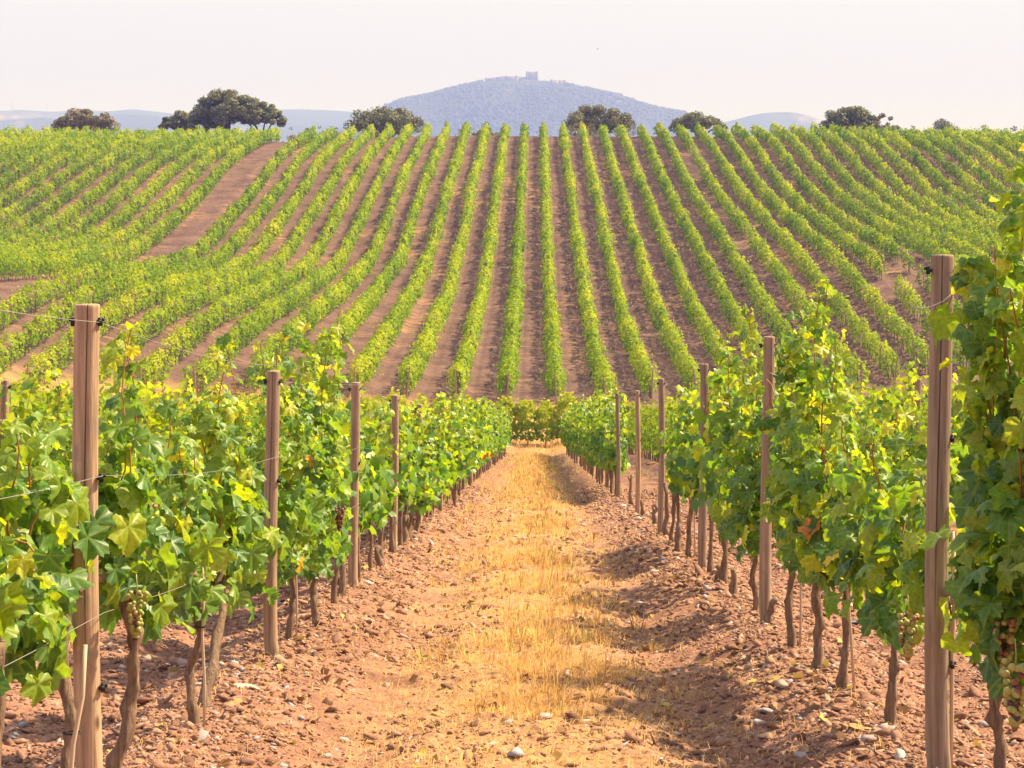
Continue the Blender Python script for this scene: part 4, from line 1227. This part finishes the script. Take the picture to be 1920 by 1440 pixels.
def stones(mb, x, y, s, var, r, flat=.5):
    n = len(x)
    T = np.array([[1.15, 0, .1], [.25, .95, -.1], [-.8, .6, .15], [-1.0, -.4, 0], [.2, -1, .1], [.35, .0, .75], [-.35, .25, .95], [0, 0, -.8]], float)
    Fq = np.array([(0, 1, 5), (1, 6, 5), (1, 2, 6), (2, 3, 6), (3, 4, 6), (4, 5, 6), (4, 0, 5), (1, 0, 7), (2, 1, 7), (3, 2, 7), (4, 3, 7), (0, 4, 7)])
    V = T[None] * (1 + r.normal(0, .16, (n, 8, 3)))
    V = V * np.stack([r.uniform(.7, 1.3, n), r.uniform(.5, 1, n), r.uniform(.25, .75, n) * flat * 2], -1)[:, None]
    a = r.uniform(0, 6.28, n); c, s_ = np.cos(a), np.sin(a)
    tl = r.normal(0, .35, n)
    V = np.stack([V[..., 0] * c[:, None] - V[..., 1] * s_[:, None], V[..., 0] * s_[:, None] + V[..., 1] * c[:, None], V[..., 2] + V[..., 0] * tl[:, None]], -1)
    z = ground_h(x, y) + s * .10
    V = V * s[:, None, None] + np.stack([x, y, z], -1)[:, None]
    mb.add(V.reshape(-1, 3), t=(Fq[None] + (np.arange(n) * 8)[:, None, None]).reshape(-1, 3), var=np.repeat(var, 8))


r = R_(9); mb = MB(); n = 900
y_ = r.uniform(6, 26, n); x_ = r.choice([-1.35, 1.38, -1.1, 1.15, 0], n) + r.normal(0, .35, n)
nn_ = np.array([0, 0, 1.]) + r.normal(0, .45, (n, 3)); tt_ = r.normal(0, 1, (n, 3)) * [1, 1, .2]
add_leaves(mb, np.stack([x_, y_, ground_h(x_, y_) + .012], -1), nn_, tt_, r.uniform(.018, .045, n), r.uniform(0, 1, n), 1, r)
tag(mb.build("fallen_leaves", varmat("dead_leaf", [(0, (.16, .08, .04)), (.7, (.38, .22, .10)), (1, (.62, .48, .12))], .7, .2)), "fallen dead vine leaves scattered along the rows", kind='stuff')

r = R_(6); mb = MB()
for ya, yb, n, s0 in ((5.8, 9, 62000, .0078), (9, 14, 68000, .0095), (14, 24, 60000, .014), (24, 45, 34000, .022)):
    y_ = r.uniform(ya, yb, n); x_ = r.uniform(-min(4.5, yb * .27), min(5.0, yb * .27), n)
    ph = np.abs(x_) - 1.4
    pk = .35 + .65 * np.clip(1 - np.abs(ph - .05) / .75, 0, 1) + .3 * (np.abs(x_) > 1.9)
    pk = pk * (1 - .70 * np.exp(-(x_ / .5) ** 2)) * (1 - .45 * np.exp(-((np.abs(x_) - .80) / .16) ** 2)) + .25 * NZ[4](x_ * 1.5, y_ * 1.5)
    k = r.uniform(0, 1, n) < pk
    x_, y_ = x_[k], y_[k]; m = len(x_)
    s = s0 * np.exp(r.normal(-.15, .62, m)); s = np.minimum(s, .050)
    stones(mb, x_, y_, s, np.clip(np.where(r.uniform(0, 1, m) < .07, r.uniform(.84, 1, m), r.beta(2.2, 2.2, m) * .82), 0, 1), r)
tag(mb.build("gravel", STONE), "reddish stony gravel covering the soil between the vines", kind='stuff')

STN = [(270, 1272, .060, .25, "rounded reddish brown rock behind the trunks left of the path"), (120, 1330, .035, .5, "small pale rock near the foot of the nearest left post"), (925, 1358, .030, .98, "flat pale stone lying in the dry grass of the path"),
       (1440, 1296, .045, .93, "bluish grey slate slab below the right row"), (1428, 1318, .040, .97, "pale slab just below the bluish slate slab on the right"), (1440, 1340, .050, .8, "light brown rock right of the path under the slate slabs"),
       (1376, 1296, .030, .93, "dark slate stone left of the bluish slab"), (690, 1312, .028, .4, "brown stone alone on the left wheel track"), (725, 1232, .028, .9, "grey pointed stone left of the grass strip"),
       (455, 1280, .045, .97, "pale broken stone right of the leaning vine trunk"), (1500, 1385, .036, .9, "flat grey stone on the bank of the right row"), (1445, 1000, .04, .7, "pale rock beyond the second right post"),
       (1155, 1243, .022, .85, "small pale stone on the right wheel track"), (375, 1385, .045, .9, "dark wedge-shaped stone at the foot of the leaning left trunk"), (600, 1170, .05, .35, "brown stone on the bank of the left row"), (1218, 868, .16, .6, "round brown boulder in the lane beyond the bare posts")]
for k, (px, py, s, vr, lb) in enumerate(STN):
    Y = 4800 / (py - 802.0); X = (px - 1004.7) * Y / 4000
    mb = MB(); rr = R_(800 + k); v, t = sphere_tpl()
    d = nrm(v); f = 1 + .16 * np.sin(d @ rr.normal(0, 3, 3) + 1) + .12 * np.sin(d @ rr.normal(0, 5, 3)) + rr.normal(0, .05, len(v))
    vv = d * f[:, None]; pl = nrm(rr.normal(0, 1, (9, 3)))
    for q_ in pl:
        h_ = np.maximum(vv @ q_ - rr.uniform(.5, .8), 0); vv = vv - h_[:, None] * q_
    mb.add(vv * s * np.array([1.35, .85, .42]), t=t, var=vr)
    o = mb.build("stone", STONE, None, False, (X, Y, float(ground_h(X, Y)) + s * .18)); o.rotation_euler = (rr.normal(0, .15), rr.normal(0, .15), rr.uniform(0, 6))
    tag(o, lb, "stone", "larger stones on the ground")

# ---------------------------------------------------------------- haze
mh, nth = newmat("air_haze")
pv = N(nth, "ShaderNodeVolumePrincipled")
pv.inputs['Color'].default_value = (0.245, 0.335, 1.0, 1)
pv.inputs['Density'].default_value = 0.00027
pv.inputs['Absorption Color'].default_value = (1, 1, 1, 1)
pv.inputs['Anisotropy'].default_value = 0.0
oh = N(nth, "ShaderNodeOutputMaterial"); nth.links.new(pv.outputs[0], oh.inputs['Volume'])
mb = MB(); mb.add(*box(0, 5650, 200, 18400, 11500, 500))
tag(mb.build("haze", mh), "thin blue haze in the distance", kind='stuff')
